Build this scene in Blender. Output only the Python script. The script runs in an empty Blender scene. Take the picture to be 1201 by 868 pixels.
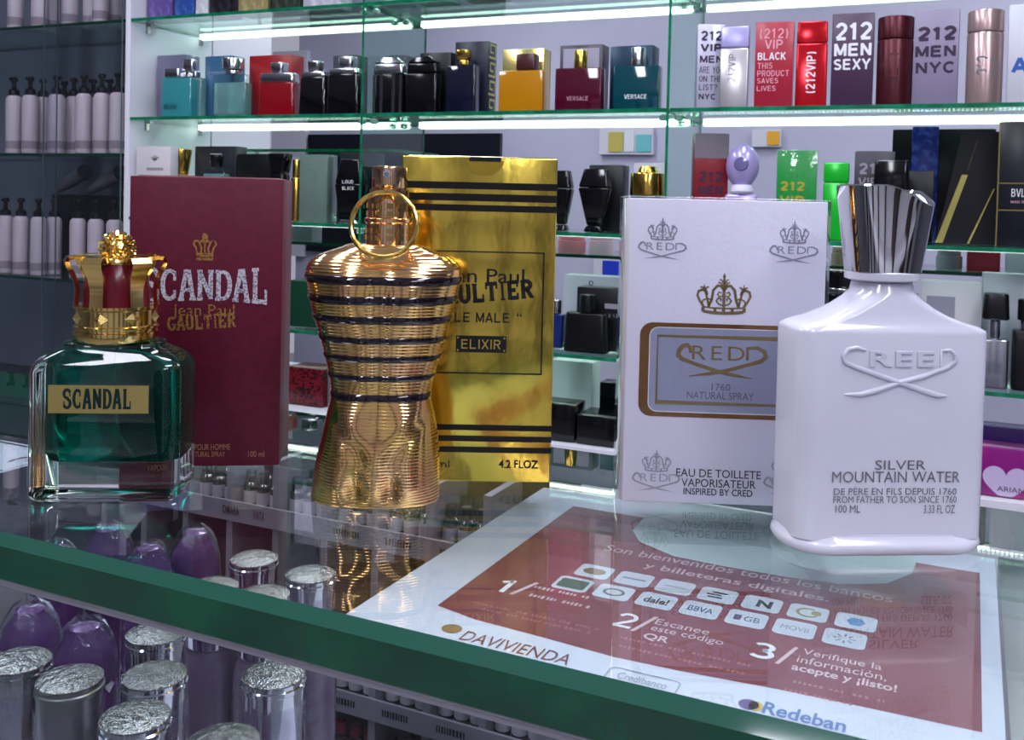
import bpy, bmesh, math, random
from mathutils import Vector, Matrix

scene = bpy.context.scene
COL = scene.collection
PI = math.pi
random.seed(7)

# ------------------------------------------------------------------ camera
F, CX, CY, PIT, ROL, HC = 1150.0, 600.5, 270.1, 0.0290, 0.0235, 0.12
_r0 = Vector((1, 0, 0)); FWD = Vector((0, math.cos(PIT), -math.sin(PIT))); _u0 = Vector((0, math.sin(PIT), math.cos(PIT)))
CR = math.cos(ROL) * _r0 + math.sin(ROL) * _u0
CU = math.cos(ROL) * _u0 - math.sin(ROL) * _r0
EYE = Vector((0, 0, HC))
cd = bpy.data.cameras.new('camera'); cam = bpy.data.objects.new('camera', cd); COL.objects.link(cam)
cd.sensor_fit = 'HORIZONTAL'; cd.sensor_width = 36.0; cd.lens = F / 1201 * 36
cd.shift_y = -(434 - CY) / 1201; cd.clip_start = 0.01; cd.clip_end = 60
m = Matrix((CR, CU, -FWD)).transposed().to_4x4(); m.translation = EYE
cam.matrix_world = m
scene.camera = cam
# a phone's small sensor: far shelves only a little soft
cd.dof.use_dof = True; cd.dof.focus_distance = 0.40; cd.dof.aperture_fstop = 64.0

# ------------------------------------------------------------------ world, exposure
scene.view_settings.view_transform = 'Standard'; scene.view_settings.look = 'None'
scene.view_settings.gamma = 1.0; scene.view_settings.use_curve_mapping = False
scene.view_settings.exposure = 0.0
w = bpy.data.worlds.new('shop_air'); scene.world = w; w.use_nodes = True
bg = w.node_tree.nodes['Background']; bg.inputs[0].default_value = (0.80, 0.82, 1.0, 1); bg.inputs[1].default_value = 0.42
scene.cycles.transparent_max_bounces = 32; scene.cycles.max_bounces = 14
scene.cycles.transmission_bounces = 12; scene.cycles.glossy_bounces = 6
scene.cycles.sample_clamp_indirect = 6.0

def lin(c):
    out = []
    for v in c[:3]:
        v = v / 255.0
        out.append(v / 12.92 if v <= 0.04045 else ((v + 0.055) / 1.055) ** 2.4)
    return tuple(out) + (1.0,)

# ------------------------------------------------------------------ picture <-> place
def ray(px, py):
    return FWD + CR * ((px - CX) / F) - CU * ((py - CY) / F)
def proj(P):
    v = Vector(P) - EYE; d = v.dot(FWD)
    return CX + F * v.dot(CR) / d, CY - F * v.dot(CU) / d
def on_z(px, py, z=0.0):
    r = ray(px, py); k = (z - HC) / r.z
    return EYE + r * k
def on_plane(px, py, P, n):
    r = ray(px, py); k = (Vector(P) - EYE).dot(n) / r.dot(n)
    return EYE + r * k

# display unit frame: s along the shelves, t into them
TH, DU = 0.4091, 1.95
UN = Vector((math.sin(TH), math.cos(TH), 0)); UE = Vector((math.cos(TH), -math.sin(TH), 0))
def su(s, t, z): return UN * (DU + t) + UE * s + Vector((0, 0, z))
def s_at(px, t, z):
    s = 0.0
    for _ in range(25):
        x0 = proj(su(s, t, z))[0]; x1 = proj(su(s + 1e-3, t, z))[0]
        s += (px - x0) / (x1 - x0) * 1e-3
    return s
def z_at(px, py, t):
    P = on_plane(px, py, su(0, t, 0), UN); return P.z
ZA, ZB, ZC, ZD, ZE = HC + 0.4527, HC + 0.1971, HC - 0.0613, HC - 0.3200, HC - 0.515
ZR = HC - 0.125
# counter frame: e1 along the front edge, e2 towards the back
BE = math.radians(25.2)
E1 = Vector((math.cos(BE), -math.sin(BE), 0)); E2 = Vector((math.sin(BE), math.cos(BE), 0))
def ct(a, b, z=0.0): return E1 * a + E2 * b + Vector((0, 0, z))

# ------------------------------------------------------------------ materials
MATS = {}
def nodes_of(m):
    m.use_nodes = True
    return m.node_tree, m.node_tree.nodes, m.node_tree.links
def mat(name, col, rough=0.5, metal=0.0, spec=0.5, trans=0.0, ior=1.45, coat=0.0, bump=None, vary=None, sheen=0.0, alpha=1.0):
    """bump=(scale, strength, detail[, stretch]); vary=(scale, colour2, lo, hi)"""
    if name in MATS: return MATS[name]
    m = bpy.data.materials.new(name); nt, N, L = nodes_of(m)
    b = N['Principled BSDF']
    b.inputs['Base Color'].default_value = lin(col); b.inputs['Roughness'].default_value = rough
    b.inputs['Metallic'].default_value = metal; b.inputs['Specular IOR Level'].default_value = spec
    b.inputs['Transmission Weight'].default_value = trans; b.inputs['IOR'].default_value = ior
    b.inputs['Coat Weight'].default_value = coat; b.inputs['Coat Roughness'].default_value = 0.05
    if bump or vary:
        tc = N.new('ShaderNodeTexCoord')
    if bump:
        mp = N.new('ShaderNodeMapping'); L.new(tc.outputs['Object'], mp.inputs[0])
        if len(bump) > 3: mp.inputs['Scale'].default_value = bump[3]
        nz = N.new('ShaderNodeTexNoise'); nz.inputs['Scale'].default_value = bump[0]; nz.inputs['Detail'].default_value = bump[2]
        L.new(mp.outputs[0], nz.inputs['Vector'])
        bp = N.new('ShaderNodeBump'); bp.inputs['Strength'].default_value = bump[1]; bp.inputs['Distance'].default_value = 0.002
        L.new(nz.outputs[0], bp.inputs['Height']); L.new(bp.outputs[0], b.inputs['Normal'])
        if coat: L.new(bp.outputs[0], b.inputs['Coat Normal'])
    if vary:
        nz = N.new('ShaderNodeTexNoise'); nz.inputs['Scale'].default_value = vary[0]; nz.inputs['Detail'].default_value = 4
        L.new(tc.outputs['Object'], nz.inputs['Vector'])
        rp = N.new('ShaderNodeValToRGB'); rp.color_ramp.elements[0].position = vary[2]; rp.color_ramp.elements[1].position = vary[3]
        rp.color_ramp.elements[0].color = lin(col); rp.color_ramp.elements[1].color = lin(vary[1])
        L.new(nz.outputs[0], rp.inputs[0]); L.new(rp.outputs[0], b.inputs['Base Color'])
    MATS[name] = m
    return m
def sheet_glass(name, tint=(235, 245, 240), f0=0.04, rough=0.0, bump=None, gain=0.96):
    """clear sheet: see-through, mirrors by Schlick's law from both sides"""
    if name in MATS: return MATS[name]
    m = bpy.data.materials.new(name); nt, N, L = nodes_of(m)
    N.remove(N['Principled BSDF'])
    lw = N.new('ShaderNodeLayerWeight'); lw.inputs['Blend'].default_value = 0.5
    pw = N.new('ShaderNodeMath'); pw.operation = 'POWER'; pw.inputs[1].default_value = 5
    ml = N.new('ShaderNodeMath'); ml.operation = 'MULTIPLY_ADD'; ml.inputs[1].default_value = gain; ml.inputs[2].default_value = f0
    tr = N.new('ShaderNodeBsdfTransparent'); tr.inputs[0].default_value = lin(tint)
    gl = N.new('ShaderNodeBsdfGlossy'); gl.inputs['Roughness'].default_value = rough; gl.inputs[0].default_value = (1, 1, 1, 1)
    mx = N.new('ShaderNodeMixShader'); out = N['Material Output']
    L.new(lw.outputs['Facing'], pw.inputs[0]); L.new(pw.outputs[0], ml.inputs[0]); L.new(ml.outputs[0], mx.inputs[0])
    L.new(tr.outputs[0], mx.inputs[1]); L.new(gl.outputs[0], mx.inputs[2]); L.new(mx.outputs[0], out.inputs[0])
    if bump:
        tc = N.new('ShaderNodeTexCoord'); nz = N.new('ShaderNodeTexNoise'); nz.inputs['Scale'].default_value = bump[0]
        nz.inputs['Detail'].default_value = bump[2]; L.new(tc.outputs['Object'], nz.inputs['Vector'])
        bp = N.new('ShaderNodeBump'); bp.inputs['Strength'].default_value = bump[1]; bp.inputs['Distance'].default_value = 0.002
        L.new(nz.outputs[0], bp.inputs['Height']); L.new(bp.outputs[0], gl.inputs['Normal'])
    MATS[name] = m
    return m
def glow(name, col, strength):
    if name in MATS: return MATS[name]
    m = bpy.data.materials.new(name); nt, N, L = nodes_of(m)
    N.remove(N['Principled BSDF']); e = N.new('ShaderNodeEmission'); e.inputs[0].default_value = lin(col); e.inputs[1].default_value = strength
    L.new(e.outputs[0], N['Material Output'].inputs[0]); MATS[name] = m
    return m

# ------------------------------------------------------------------ mesh builder
class MB:
    def __init__(s): s.v = []; s.f = []; s.mi = []
    def add(s, verts, faces, mi=0, M=None):
        o = len(s.v)
        for p in verts:
            p = Vector(p); s.v.append(M @ p if M is not None else p)
        for f in faces: s.f.append([i + o for i in f]); s.mi.append(mi)
        return s
    def box(s, x0, x1, y0, y1, z0, z1, mi=0, M=None):
        return s.add([(x0, y0, z0), (x1, y0, z0), (x1, y1, z0), (x0, y1, z0), (x0, y0, z1), (x1, y0, z1), (x1, y1, z1), (x0, y1, z1)],
                     [(3, 2, 1, 0), (4, 5, 6, 7), (0, 1, 5, 4), (1, 2, 6, 5), (2, 3, 7, 6), (3, 0, 4, 7)], mi, M)
    def loft(s, rings, mi=0, cap0=True, cap1=True, closed=True, M=None):
        n = len(rings[0]); vs = [p for r in rings for p in r]; fs = []
        for i in range(len(rings) - 1):
            for j in range(n if closed else n - 1):
                a, b = i * n + j, i * n + (j + 1) % n
                fs.append((a, b, b + n, a + n))
        if cap0: fs.append(tuple(reversed(range(n))))
        if cap1: fs.append(tuple(range((len(rings) - 1) * n, len(rings) * n)))
        return s.add(vs, fs, mi, M)
    def lathe(s, prof, n=32, mi=0, M=None, cap0=True, cap1=True, sx=1.0, sy=1.0):
        return s.loft([[(r * sx * math.cos(2 * PI * j / n), r * sy * math.sin(2 * PI * j / n), z) for j in range(n)] for r, z in prof], mi, cap0, cap1, True, M)
    def tube(s, pts, r, n=8, mi=0, closed=False, M=None, flat=1.0, rr=None):
        pts = [Vector(p) for p in pts]; rings = []; up = None; k = len(pts)
        for i, p in enumerate(pts):
            a = pts[i - 1] if (i > 0 or closed) else p
            b = pts[(i + 1) % k] if (i < k - 1 or closed) else p
            t = (b - a).normalized()
            if up is None:
                up = Vector((0, 0, 1)) if abs(t.z) < 0.9 else Vector((1, 0, 0))
            x = t.cross(up).normalized(); up = x.cross(t).normalized()
            q = rr[i] if rr else r
            rings.append([p + x * (q * math.cos(2 * PI * j / n)) + up * (q * flat * math.sin(2 * PI * j / n)) for j in range(n)])
        if closed: rings.append(rings[0]); return s.loft(rings, mi, False, False, True, M)
        return s.loft(rings, mi, True, True, True, M)
    def prism(s, pts, y0, y1, mi=0, M=None):
        """outline in x,z extruded along y"""
        n = len(pts)
        return s.loft([[(x, y0, z) for x, z in pts], [(x, y1, z) for x, z in pts]], mi, True, True, True, M)
    def flat(s, pts, y=0.0, mi=0, M=None):
        return s.add([(x, y, z) for x, z in pts], [tuple(range(len(pts)))], mi, M)
    def ribbon(s, pts, wd, y=0.0, mi=0, closed=False, M=None):
        pts = [Vector((a, b)) for a, b in pts]; n = len(pts); L = []; R = []
        for i, p in enumerate(pts):
            a = pts[i - 1] if (i > 0 or closed) else p
            b = pts[(i + 1) % n] if (i < n - 1 or closed) else p
            d = (b - a); d = d.normalized() if d.length > 1e-9 else Vector((1, 0)); nn = Vector((-d.y, d.x))
            q = (wd[i] if isinstance(wd, (list, tuple)) else wd) / 2
            if 0 < i < n - 1 or closed:
                d1 = (p - a).normalized(); c = max(0.45, abs(Vector((-d1.y, d1.x)).dot(nn))); q = q / c
            L.append(p + nn * q); R.append(p - nn * q)
        vs = [(p.x, y, p.y) for p in L] + [(p.x, y, p.y) for p in R]
        fs = [(i, (i + 1) % n, n + (i + 1) % n, n + i) for i in range(n if closed else n - 1)]
        return s.add(vs, fs, mi, M)
    def build(s, name, mats, parent=None, smooth=True, angle=35, fix=True, shadow=None):
        me = bpy.data.meshes.new(name)
        me.from_pydata([tuple(p) for p in s.v], [], s.f)
        if not isinstance(mats, (list, tuple)): mats = [mats]
        for q in mats: me.materials.append(q)
        if len(mats) > 1: me.polygons.foreach_set('material_index', s.mi)
        if fix:
            bm = bmesh.new(); bm.from_mesh(me); bmesh.ops.recalc_face_normals(bm, faces=bm.faces[:]); bm.to_mesh(me); bm.free()
        if smooth:
            me.shade_smooth(); me.set_sharp_from_angle(angle=math.radians(angle))
        me.update()
        o = bpy.data.objects.new(name, me); COL.objects.link(o)
        if parent: o.parent = parent
        return o

def rrect(hw, hd, r, z, k=4, cx=0.0, cy=0.0):
    r = min(r, hw * .999, hd * .999); out = []
    for q, (sx, sy) in enumerate(((1, 1), (-1, 1), (-1, -1), (1, -1))):
        for i in range(k + 1):
            a = PI / 2 * (q + i / k)
            out.append((cx + sx * (hw - r) + r * math.cos(a), cy + sy * (hd - r) + r * math.sin(a), z))
    return out
def rsolid(mb, secs, k=4, mi=0, M=None, cap0=True, cap1=True):
    """secs: (z, half width, half depth, corner radius[, cx, cy])"""
    return mb.loft([rrect(q[1], q[2], q[3], q[0], k, *(q[4:6] if len(q) > 4 else (0, 0))) for q in secs], mi, cap0, cap1, True, M)
def soft_box(mb, hw, hd, z0, z1, r, k=3, e=None, mi=0):
    e = e if e is not None else r * .6
    return rsolid(mb, [(z0, hw - e, hd - e, max(r - e, 1e-5)), (z0 + e * .3, hw - e * .3, hd - e * .3, r), (z0 + e, hw, hd, r),
                       (z1 - e, hw, hd, r), (z1 - e * .3, hw - e * .3, hd - e * .3, r), (z1, hw - e, hd - e, max(r - e, 1e-5))], k, mi)

def tag(o, label=None, cat=None, group=None, kind=None):
    if label: o['label'] = label
    if cat: o['category'] = cat
    if group: o['group'] = group
    if kind: o['kind'] = kind
    return o
def thing(name, label, cat, loc=(0, 0, 0), rz=0.0, group=None):
    o = bpy.data.objects.new(name, None); COL.objects.link(o); o.empty_display_size = 0.01
    o.location = loc; o.rotation_euler = (0, 0, rz)
    return tag(o, label, cat, group)
def copy_tree(o, parent=None):
    c = o.copy(); COL.objects.link(c)
    if parent: c.parent = parent; c.matrix_parent_inverse = o.matrix_parent_inverse
    for ch in [q for q in o.children]: copy_tree(ch, c)
    return c

# ------------------------------------------------------------------ lettering
_TX = {}
def glyphs(txt, bold=0.0, shear=0.0, space=1.0):
    key = (txt, bold, shear, space)
    if key in _TX: return _TX[key]
    cu = bpy.data.curves.new('lettering_curve', 'FONT'); cu.body = txt; cu.size = 1.0; cu.offset = bold; cu.shear = shear
    cu.resolution_u = 3; cu.space_character = space; cu.fill_mode = 'FRONT'
    ob = bpy.data.objects.new('lettering_source', cu)
    me = bpy.data.meshes.new_from_object(ob)
    vs = [v.co.copy() for v in me.vertices]; fs = [tuple(p.vertices) for p in me.polygons]
    bpy.data.objects.remove(ob); bpy.data.curves.remove(cu); bpy.data.meshes.remove(me)
    x0 = min(v.x for v in vs); x1 = max(v.x for v in vs); y0 = min(v.y for v in vs); y1 = max(v.y for v in vs)
    vs = [((v.x - x0) / (x1 - x0), (v.y - y0) / (y1 - y0)) for v in vs]
    _TX[key] = (vs, fs); return _TX[key]
def letter(mb, txt, x0, x1, z0, z1, y=0.0, bold=0.0, shear=0.0, rot=0.0, space=1.0, wrap=None, mi=0, fn=None):
    """lettering fitted into x0..x1 by z0..z1 on a wall facing -y; wrap = radius of a round body it bends on"""
    vs, fs = glyphs(txt, bold, shear, space); out = []
    cx, cz = (x0 + x1) / 2, (z0 + z1) / 2; c, s_ = math.cos(rot), math.sin(rot)
    for a, b in vs:
        X = (a - .5) * (x1 - x0); Z = (b - .5) * (z1 - z0)
        X, Z = cx + X * c - Z * s_, cz + X * s_ + Z * c
        if fn: out.append(fn(X, Z))
        elif wrap: out.append((wrap * math.sin(X / wrap), y - wrap * math.cos(X / wrap), Z))
        else: out.append((X, y, Z))
    mb.add(out, fs, mi); return mb
def writing(parent, txt, x0, x1, z0, z1, y, m, name='lettering', **kw):
    mb = MB(); letter(mb, txt, x0, x1, z0, z1, y, **kw)
    return mb.build(name, m, parent, smooth=False, fix=False)

# slab lettering: strokes in a unit box, serifs as bars
def arc(cx, cz, rx, rz, a0, a1, n=10): return [(cx + rx * math.cos(math.radians(a0 + (a1 - a0) * i / n)), cz + rz * math.sin(math.radians(a0 + (a1 - a0) * i / n))) for i in range(n + 1)]
SLAB = {
 'S': ([arc(.5, .74, .34, .2, 20, 270, 12) + arc(.5, .27, .36, .21, 90, -160, 12)[1:]], [(.76, .9, .62, .8), (.1, .24, .2, .38)]),
 'C': ([arc(.55, .5, .4, .42, 50, 310, 16)], [(.74, .9, .62, .92), (.74, .9, .1, .34)]),
 'A': ([[(.16, .05), (.44, .95)], [(.84, .05), (.56, .95)], [(.28, .34), (.72, .34)]], [(.0, .34, .0, .1), (.64, 1., .0, .1), (.3, .7, .9, 1.)]),
 'N': ([[(.2, .05), (.2, .95)], [(.8, .05), (.8, .95)], [(.2, .9), (.8, .1)]], [(.04, .36, .0, .1), (.04, .34, .9, 1.), (.64, .96, .9, 1.)]),
 'D': ([[(.22, .05), (.22, .95)], [(.22, .92)] + arc(.5, .5, .36, .42, 90, -90, 14) + [(.22, .08)]], [(.04, .3, .0, .1), (.04, .3, .9, 1.)]),
 'L': ([[(.26, .05), (.26, .95)], [(.1, .07), (.9, .07)]], [(.06, .46, .9, 1.), (.06, .46, .0, .1), (.8, .94, .0, .4)]),
 'G': ([arc(.52, .5, .38, .42, 45, 330, 16), [(.86, .1), (.86, .44)]], [(.56, 1., .38, .48)]),
 'U': ([[(.2, .95), (.2, .35)] + arc(.5, .35, .3, .28, 180, 360, 10) + [(.8, .95)]], [(.04, .38, .9, 1.), (.62, .96, .9, 1.)]),
 'T': ([[(.5, .05), (.5, .95)], [(.08, .92), (.92, .92)]], [(.32, .68, .0, .1), (.04, .18, .64, 1.), (.82, .96, .64, 1.)]),
 'I': ([[(.5, .05), (.5, .95)]], [(.22, .78, .0, .1), (.22, .78, .9, 1.)]),
 'E': ([[(.24, .05), (.24, .95)], [(.2, .92), (.86, .92)], [(.2, .5), (.68, .5)], [(.2, .08), (.86, .08)]], [(.06, .3, .0, .1), (.06, .3, .9, 1.), (.76, .9, .66, 1.), (.76, .9, .0, .34)]),
 'R': ([[(.24, .05), (.24, .95)], [(.24, .92)] + arc(.5, .72, .3, .2, 90, -90, 10) + [(.24, .52)], [(.5, .5), (.84, .05)]], [(.06, .42, .0, .1), (.06, .3, .9, 1.), (.7, 1., .0, .1)]),
}
_L, _R, _T, _B = .12, .88, .93, .07
SANS = {
 'A': [[(.06, 0), (.5, 1)], [(.94, 0), (.5, 1)], [(.22, .3), (.78, .3)]], 'B': [[(_L, 0), (_L, 1)], [(_L, _T)] + arc(.55, .74, .28, .19, 90, -90, 8) + [(_L, .55)], [(_L, .52)] + arc(.56, .29, .32, .22, 90, -90, 8) + [(_L, _B)]],
 'C': [arc(.54, .5, .42, .43, 42, 318, 16)], 'D': [[(_L, 0), (_L, 1)], [(_L, _T)] + arc(.45, .5, .43, .43, 90, -90, 12) + [(_L, _B)]],
 'E': [[(_L, 0), (_L, 1)], [(_L, _T), (.9, _T)], [(_L, .52), (.84, .52)], [(_L, _B), (.92, _B)]], 'F': [[(_L, 0), (_L, 1)], [(_L, _T), (.9, _T)], [(_L, .5), (.8, .5)]],
 'G': [arc(.52, .5, .42, .43, 42, 330, 16), [(.88, .08), (.88, .46), (.54, .46)]], 'H': [[(_L, 0), (_L, 1)], [(_R, 0), (_R, 1)], [(_L, .52), (_R, .52)]], 'I': [[(.5, 0), (.5, 1)]],
 'K': [[(_L, 0), (_L, 1)], [(_L, .36), (.88, 1)], [(.36, .56), (.92, 0)]], 'L': [[(_L, 0), (_L, 1)], [(_L, _B), (.9, _B)]], 'M': [[(.09, 0), (.09, 1)], [(.91, 0), (.91, 1)], [(.1, 1), (.5, .1)], [(.9, 1), (.5, .1)]],
 'N': [[(_L, 0), (_L, 1)], [(_R, 0), (_R, 1)], [(.14, .94), (.86, .06)]], 'O': [arc(.5, .5, .42, .43, 0, 360, 22)], 'P': [[(_L, 0), (_L, 1)], [(_L, _T)] + arc(.56, .69, .32, .24, 90, -90, 9) + [(_L, .45)]],
 'R': [[(_L, 0), (_L, 1)], [(_L, _T)] + arc(.56, .71, .32, .22, 90, -90, 9) + [(_L, .49)], [(.52, .48), (.9, 0)]], 'S': [arc(.5, .73, .34, .2, 25, 270, 12) + arc(.5, .28, .37, .21, 90, -155, 12)[1:]],
 'T': [[(.5, 0), (.5, 1)], [(.04, _T), (.96, _T)]], 'U': [[(_L, 1), (_L, .38)] + arc(.5, .38, .38, .31, 180, 360, 12) + [(_R, 1)]], 'V': [[(.06, 1), (.5, 0)], [(.94, 1), (.5, 0)]], 'W': [[(.03, 1), (.27, 0)], [(.5, 1), (.27, 0)], [(.5, 1), (.73, 0)], [(.97, 1), (.73, 0)]],
 'X': [[(.08, 0), (.92, 1)], [(.08, 1), (.92, 0)]], 'Y': [[(.06, 1), (.5, .44)], [(.94, 1), (.5, .44)], [(.5, .5), (.5, 0)]], 'Z': [[(.08, _T), (.9, _T)], [(.88, _T), (.1, _B)], [(.08, _B), (.92, _B)]],
 '1': [[(.16, .74), (.58, .92)], [(.58, 0), (.58, 1)]], '2': [arc(.5, .7, .36, .24, 170, -35, 12) + [(.12, .09)], [(.1, _B), (.9, _B)]], '3': [arc(.47, .73, .32, .2, 150, -90, 10), arc(.47, .29, .37, .22, 90, -150, 10)],
 '?': [arc(.5, .72, .34, .22, 170, -60, 10) + [(.5, .3)], [(.5, .0), (.5, .12)]], '(': [arc(.95, .45, .7, .65, 130, 230, 8)], ')': [arc(.05, .45, .7, .65, 50, -50, 8)], ' ': [], '.': [[(.5, 0), (.5, .14)]], '/': [[(.1, -.1), (.9, 1.1)]],
}
SANS_W = {'I': .42, 'M': 1.15, 'W': 1.3, ' ': .5, '1': .8, '(': .5, ')': .5, '.': .4, '/': .6}
def block(mb, txt, x0, x1, z0, z1, y, wt=.2, rot=0.0, wrap=None, fn=None, gap=.16, mi=0):
    """heavy plain lettering drawn with strokes"""
    tot = sum(SANS_W.get(c, 1.0) for c in txt); u = 0.0; em = (x1 - x0) / tot
    cx, cz = (x0 + x1) / 2, (z0 + z1) / 2; c_, s_ = math.cos(rot), math.sin(rot); k = (z1 - z0) / em
    for c in txt:
        w_ = SANS_W.get(c, 1.0); t = MB()
        for i, st in enumerate(SANS[c]): t.ribbon([((gap / 2 + a * (1 - gap)) * w_, wt / 2 + b * (k - wt) if k > wt * 2 else b * k) for a, b in st], wt, -.00001 * i, closed=(c == 'O'))
        vs = []
        for p in t.v:
            X = (u + p.x - tot / 2) * em; Z = p.z * em - (z1 - z0) / 2; X, Z = cx + X * c_ - Z * s_, cz + X * s_ + Z * c_
            if fn: vs.append(fn(X, Z))
            elif wrap: vs.append((wrap * math.sin(X / wrap), y - wrap * math.cos(X / wrap), Z))
            else: vs.append((X, y + p.y, Z))
        mb.add(vs, t.f, mi); u += w_
    return mb
def blocks(parent, txt, x0, x1, z0, z1, y, m, wt=.2, **kw):
    mb = MB(); block(mb, txt, x0, x1, z0, z1, y, wt, **kw); return mb.build('lettering', m, parent, smooth=False, fix=False)
def slab(mb, txt, x0, x1, z0, z1, y, wt=0.2, rot=0.0, shape=None, gap=.06, mi=0):
    """shape(u) -> (low, high) squeezes the letters' heights along the word"""
    wid = {'I': .6}; tot = sum(wid.get(c, 1.0) for c in txt); u = 0.0
    cx, cz = (x0 + x1) / 2, (z0 + z1) / 2; c_, s_ = math.cos(rot), math.sin(rot)
    k = (z1 - z0) / ((x1 - x0) / tot)
    for c in txt:
        w_ = wid.get(c, 1.0); t = MB()
        for st in SLAB[c][0]: t.ribbon([(a * (1 - gap), b * k) for a, b in st], wt)
        for (a, b, lo, hi) in SLAB[c][1]: t.flat([(a * (1 - gap), lo * k), (b * (1 - gap), lo * k), (b * (1 - gap), hi * k), (a * (1 - gap), hi * k)], -0.00005)
        vs = []
        for p in t.v:
            uu = (u + p.x * w_) / tot; vz = p.z / k
            if shape: lo, hi = shape(uu); vz = lo + vz * (hi - lo)
            X = (uu - .5) * (x1 - x0); Z = (vz - .5) * (z1 - z0)
            vs.append((cx + X * c_ - Z * s_, y + p.y, cz + X * s_ + Z * c_))
        mb.add(vs, t.f, mi); u += w_
    return mb

class Face:
    """front face of a standing thing: picture point -> x,z on that face"""
    def __init__(s, loc, rz, y):
        s.M = Matrix.Translation(Vector(loc)) @ Matrix.Rotation(rz, 4, 'Z'); s.I = s.M.inverted(); s.y = y
        s.n = (s.M.to_3x3() @ Vector((0, -1, 0))); s.P = s.M @ Vector((0, y, 0))
    def xz(s, px, py):
        q = s.I @ on_plane(px, py, s.P, s.n); return q.x, q.z
    def rect(s, x0, y0, x1, y1):
        cx, cy = (x0 + x1) / 2, (y0 + y1) / 2
        a = s.xz(x0, cy); b = s.xz(x1, cy); c = s.xz(cx, y0); d = s.xz(cx, y1)
        return a[0], b[0], d[1], c[1]

# ================================================================== shared materials
M_WHITE = mat('white_laminate', (226, 224, 234), 0.4, bump=(60, .03, 2))
M_EDGE = mat('green_glass_edge', (10, 96, 66), 0.12, spec=.6, vary=(30, (24, 140, 100), .4, .75))
M_SHEET = sheet_glass('clear_sheet_glass', (226, 243, 236))
M_CHROME = mat('chrome', (225, 225, 228), 0.08, 1.0)
M_STEEL = mat('brushed_steel', (170, 170, 168), 0.3, 1.0)
M_BLACK = mat('black_plastic', (14, 14, 17), 0.25)
M_GOLD = mat('polished_gold', (240, 208, 128), 0.12, 1.0)
M_LED = glow('led_light', (226, 255, 236), 8.0)
M_PRINTW = mat('white_print', (232, 232, 238), 0.5)
M_PRINTB = mat('black_print', (12, 12, 14), 0.45)
M_WRAP = sheet_glass('cellophane_wrap', (250, 250, 252), 0.045, 0.04, bump=(55, .5, 3))

# ================================================================== room
def struct(name, mb, m, **kw): return tag(mb.build(name, m, **kw), kind='structure')
FLOOR_Z, CEIL_Z = -1.0, 1.62
fl = MB().box(-4.5, 4.5, -2.6, 7.0, FLOOR_Z - .05, FLOOR_Z)
struct('floor', fl, mat('floor_tile', (120, 118, 124), 0.25, vary=(3, (150, 148, 152), .35, .7)))
struct('ceiling', MB().box(-4.5, 4.5, -2.6, 7.0, CEIL_Z, CEIL_Z + .05), mat('ceiling_paint', (226, 226, 232), 0.8))
UM = Matrix((UE, UN, Vector((0, 0, 1)))).transposed().to_4x4(); UM.translation = UN * DU
WT = 2.2
struct('wall_back', MB().box(-3.0, 2.6, WT, WT + .08, FLOOR_Z, CEIL_Z, M=UM), mat('wall_paint_lilac', (182, 182, 204), 0.7, vary=(1.5, (196, 196, 214), .3, .7)))
struct('wall_left', MB().box(-4.55, -4.5, -2.6, 7.0, FLOOR_Z, CEIL_Z), mat('wall_paint_grey', (120, 120, 132), 0.7))
struct('wall_front', MB().box(-4.5, 4.5, -2.65, -2.6, FLOOR_Z, CEIL_Z), mat('wall_paint_pale', (206, 206, 216), 0.6))
struct('wall_right', MB().box(4.5, 4.55, -2.6, 7.0, FLOOR_Z, CEIL_Z), mat('wall_paint_grey', (120, 120, 132), 0.7))
# unseen ceiling light fittings, added to supply the room's light
M_PANEL = glow('unseen_light_panel', (240, 242, 255), 26.0)
for i, (x, y, L) in enumerate(((-.75, .55, 1.2), (.75, .15, 1.2), (-.7, -1.0, 1.2), (.8, -1.3, 1.2), (0.3, 1.35, 1.2), (-1.6, 1.5, 1.2), (-.3, 3.2, 1.2), (1.7, 2.6, 1.2))):
    t = thing('unseen_ceiling_light', 'unseen long white ceiling light fitting ' + ('over the counter, left', 'over the counter, right', 'behind the camera, left', 'behind the camera, right', 'in the aisle before the display', 'before the shampoo cabinet', 'beyond the display unit', 'at the far right wall')[i], 'ceiling light', (x, y, CEIL_Z), PI / 2 - TH, 'ceiling lights')
    MB().box(-L / 2, L / 2, -.13, .13, -.05, 0).build('housing', M_WHITE, t, smooth=False)
    MB().box(-L / 2 + .015, L / 2 - .015, -.11, .11, -.056, -.0505).build('diffuser', M_PANEL, t, smooth=False)

# unseen wall unit added behind the camera, giving the metal bands to reflect
opp = thing('reflection_wall_unit', 'unseen wall unit with dark uprights and pale shelves, added for reflections', 'shelving', (0.1, -1.55, FLOOR_Z), PI)
M_WOOD = mat('dark_brown_wood', (52, 32, 26), .4)
MB().box(-2.2, 2.2, .30, .32, 0, 2.3).build('back_panel', mat('unit_back_white', (222, 220, 228), .5), opp, smooth=False)
for i in range(8): MB().box(-2.2 + i * .62, -2.2 + i * .62 + .07, 0, .299, 0, 2.3).build('upright', M_WOOD, opp, smooth=False)
for i in range(6):
    for b_ in range(7): MB().box(-2.13 + b_ * .62 + .001, -2.13 + b_ * .62 + .549, .01, .299, .3 + i * .36, .33 + i * .36).build('shelf', M_WHITE, opp, smooth=False)
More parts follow.
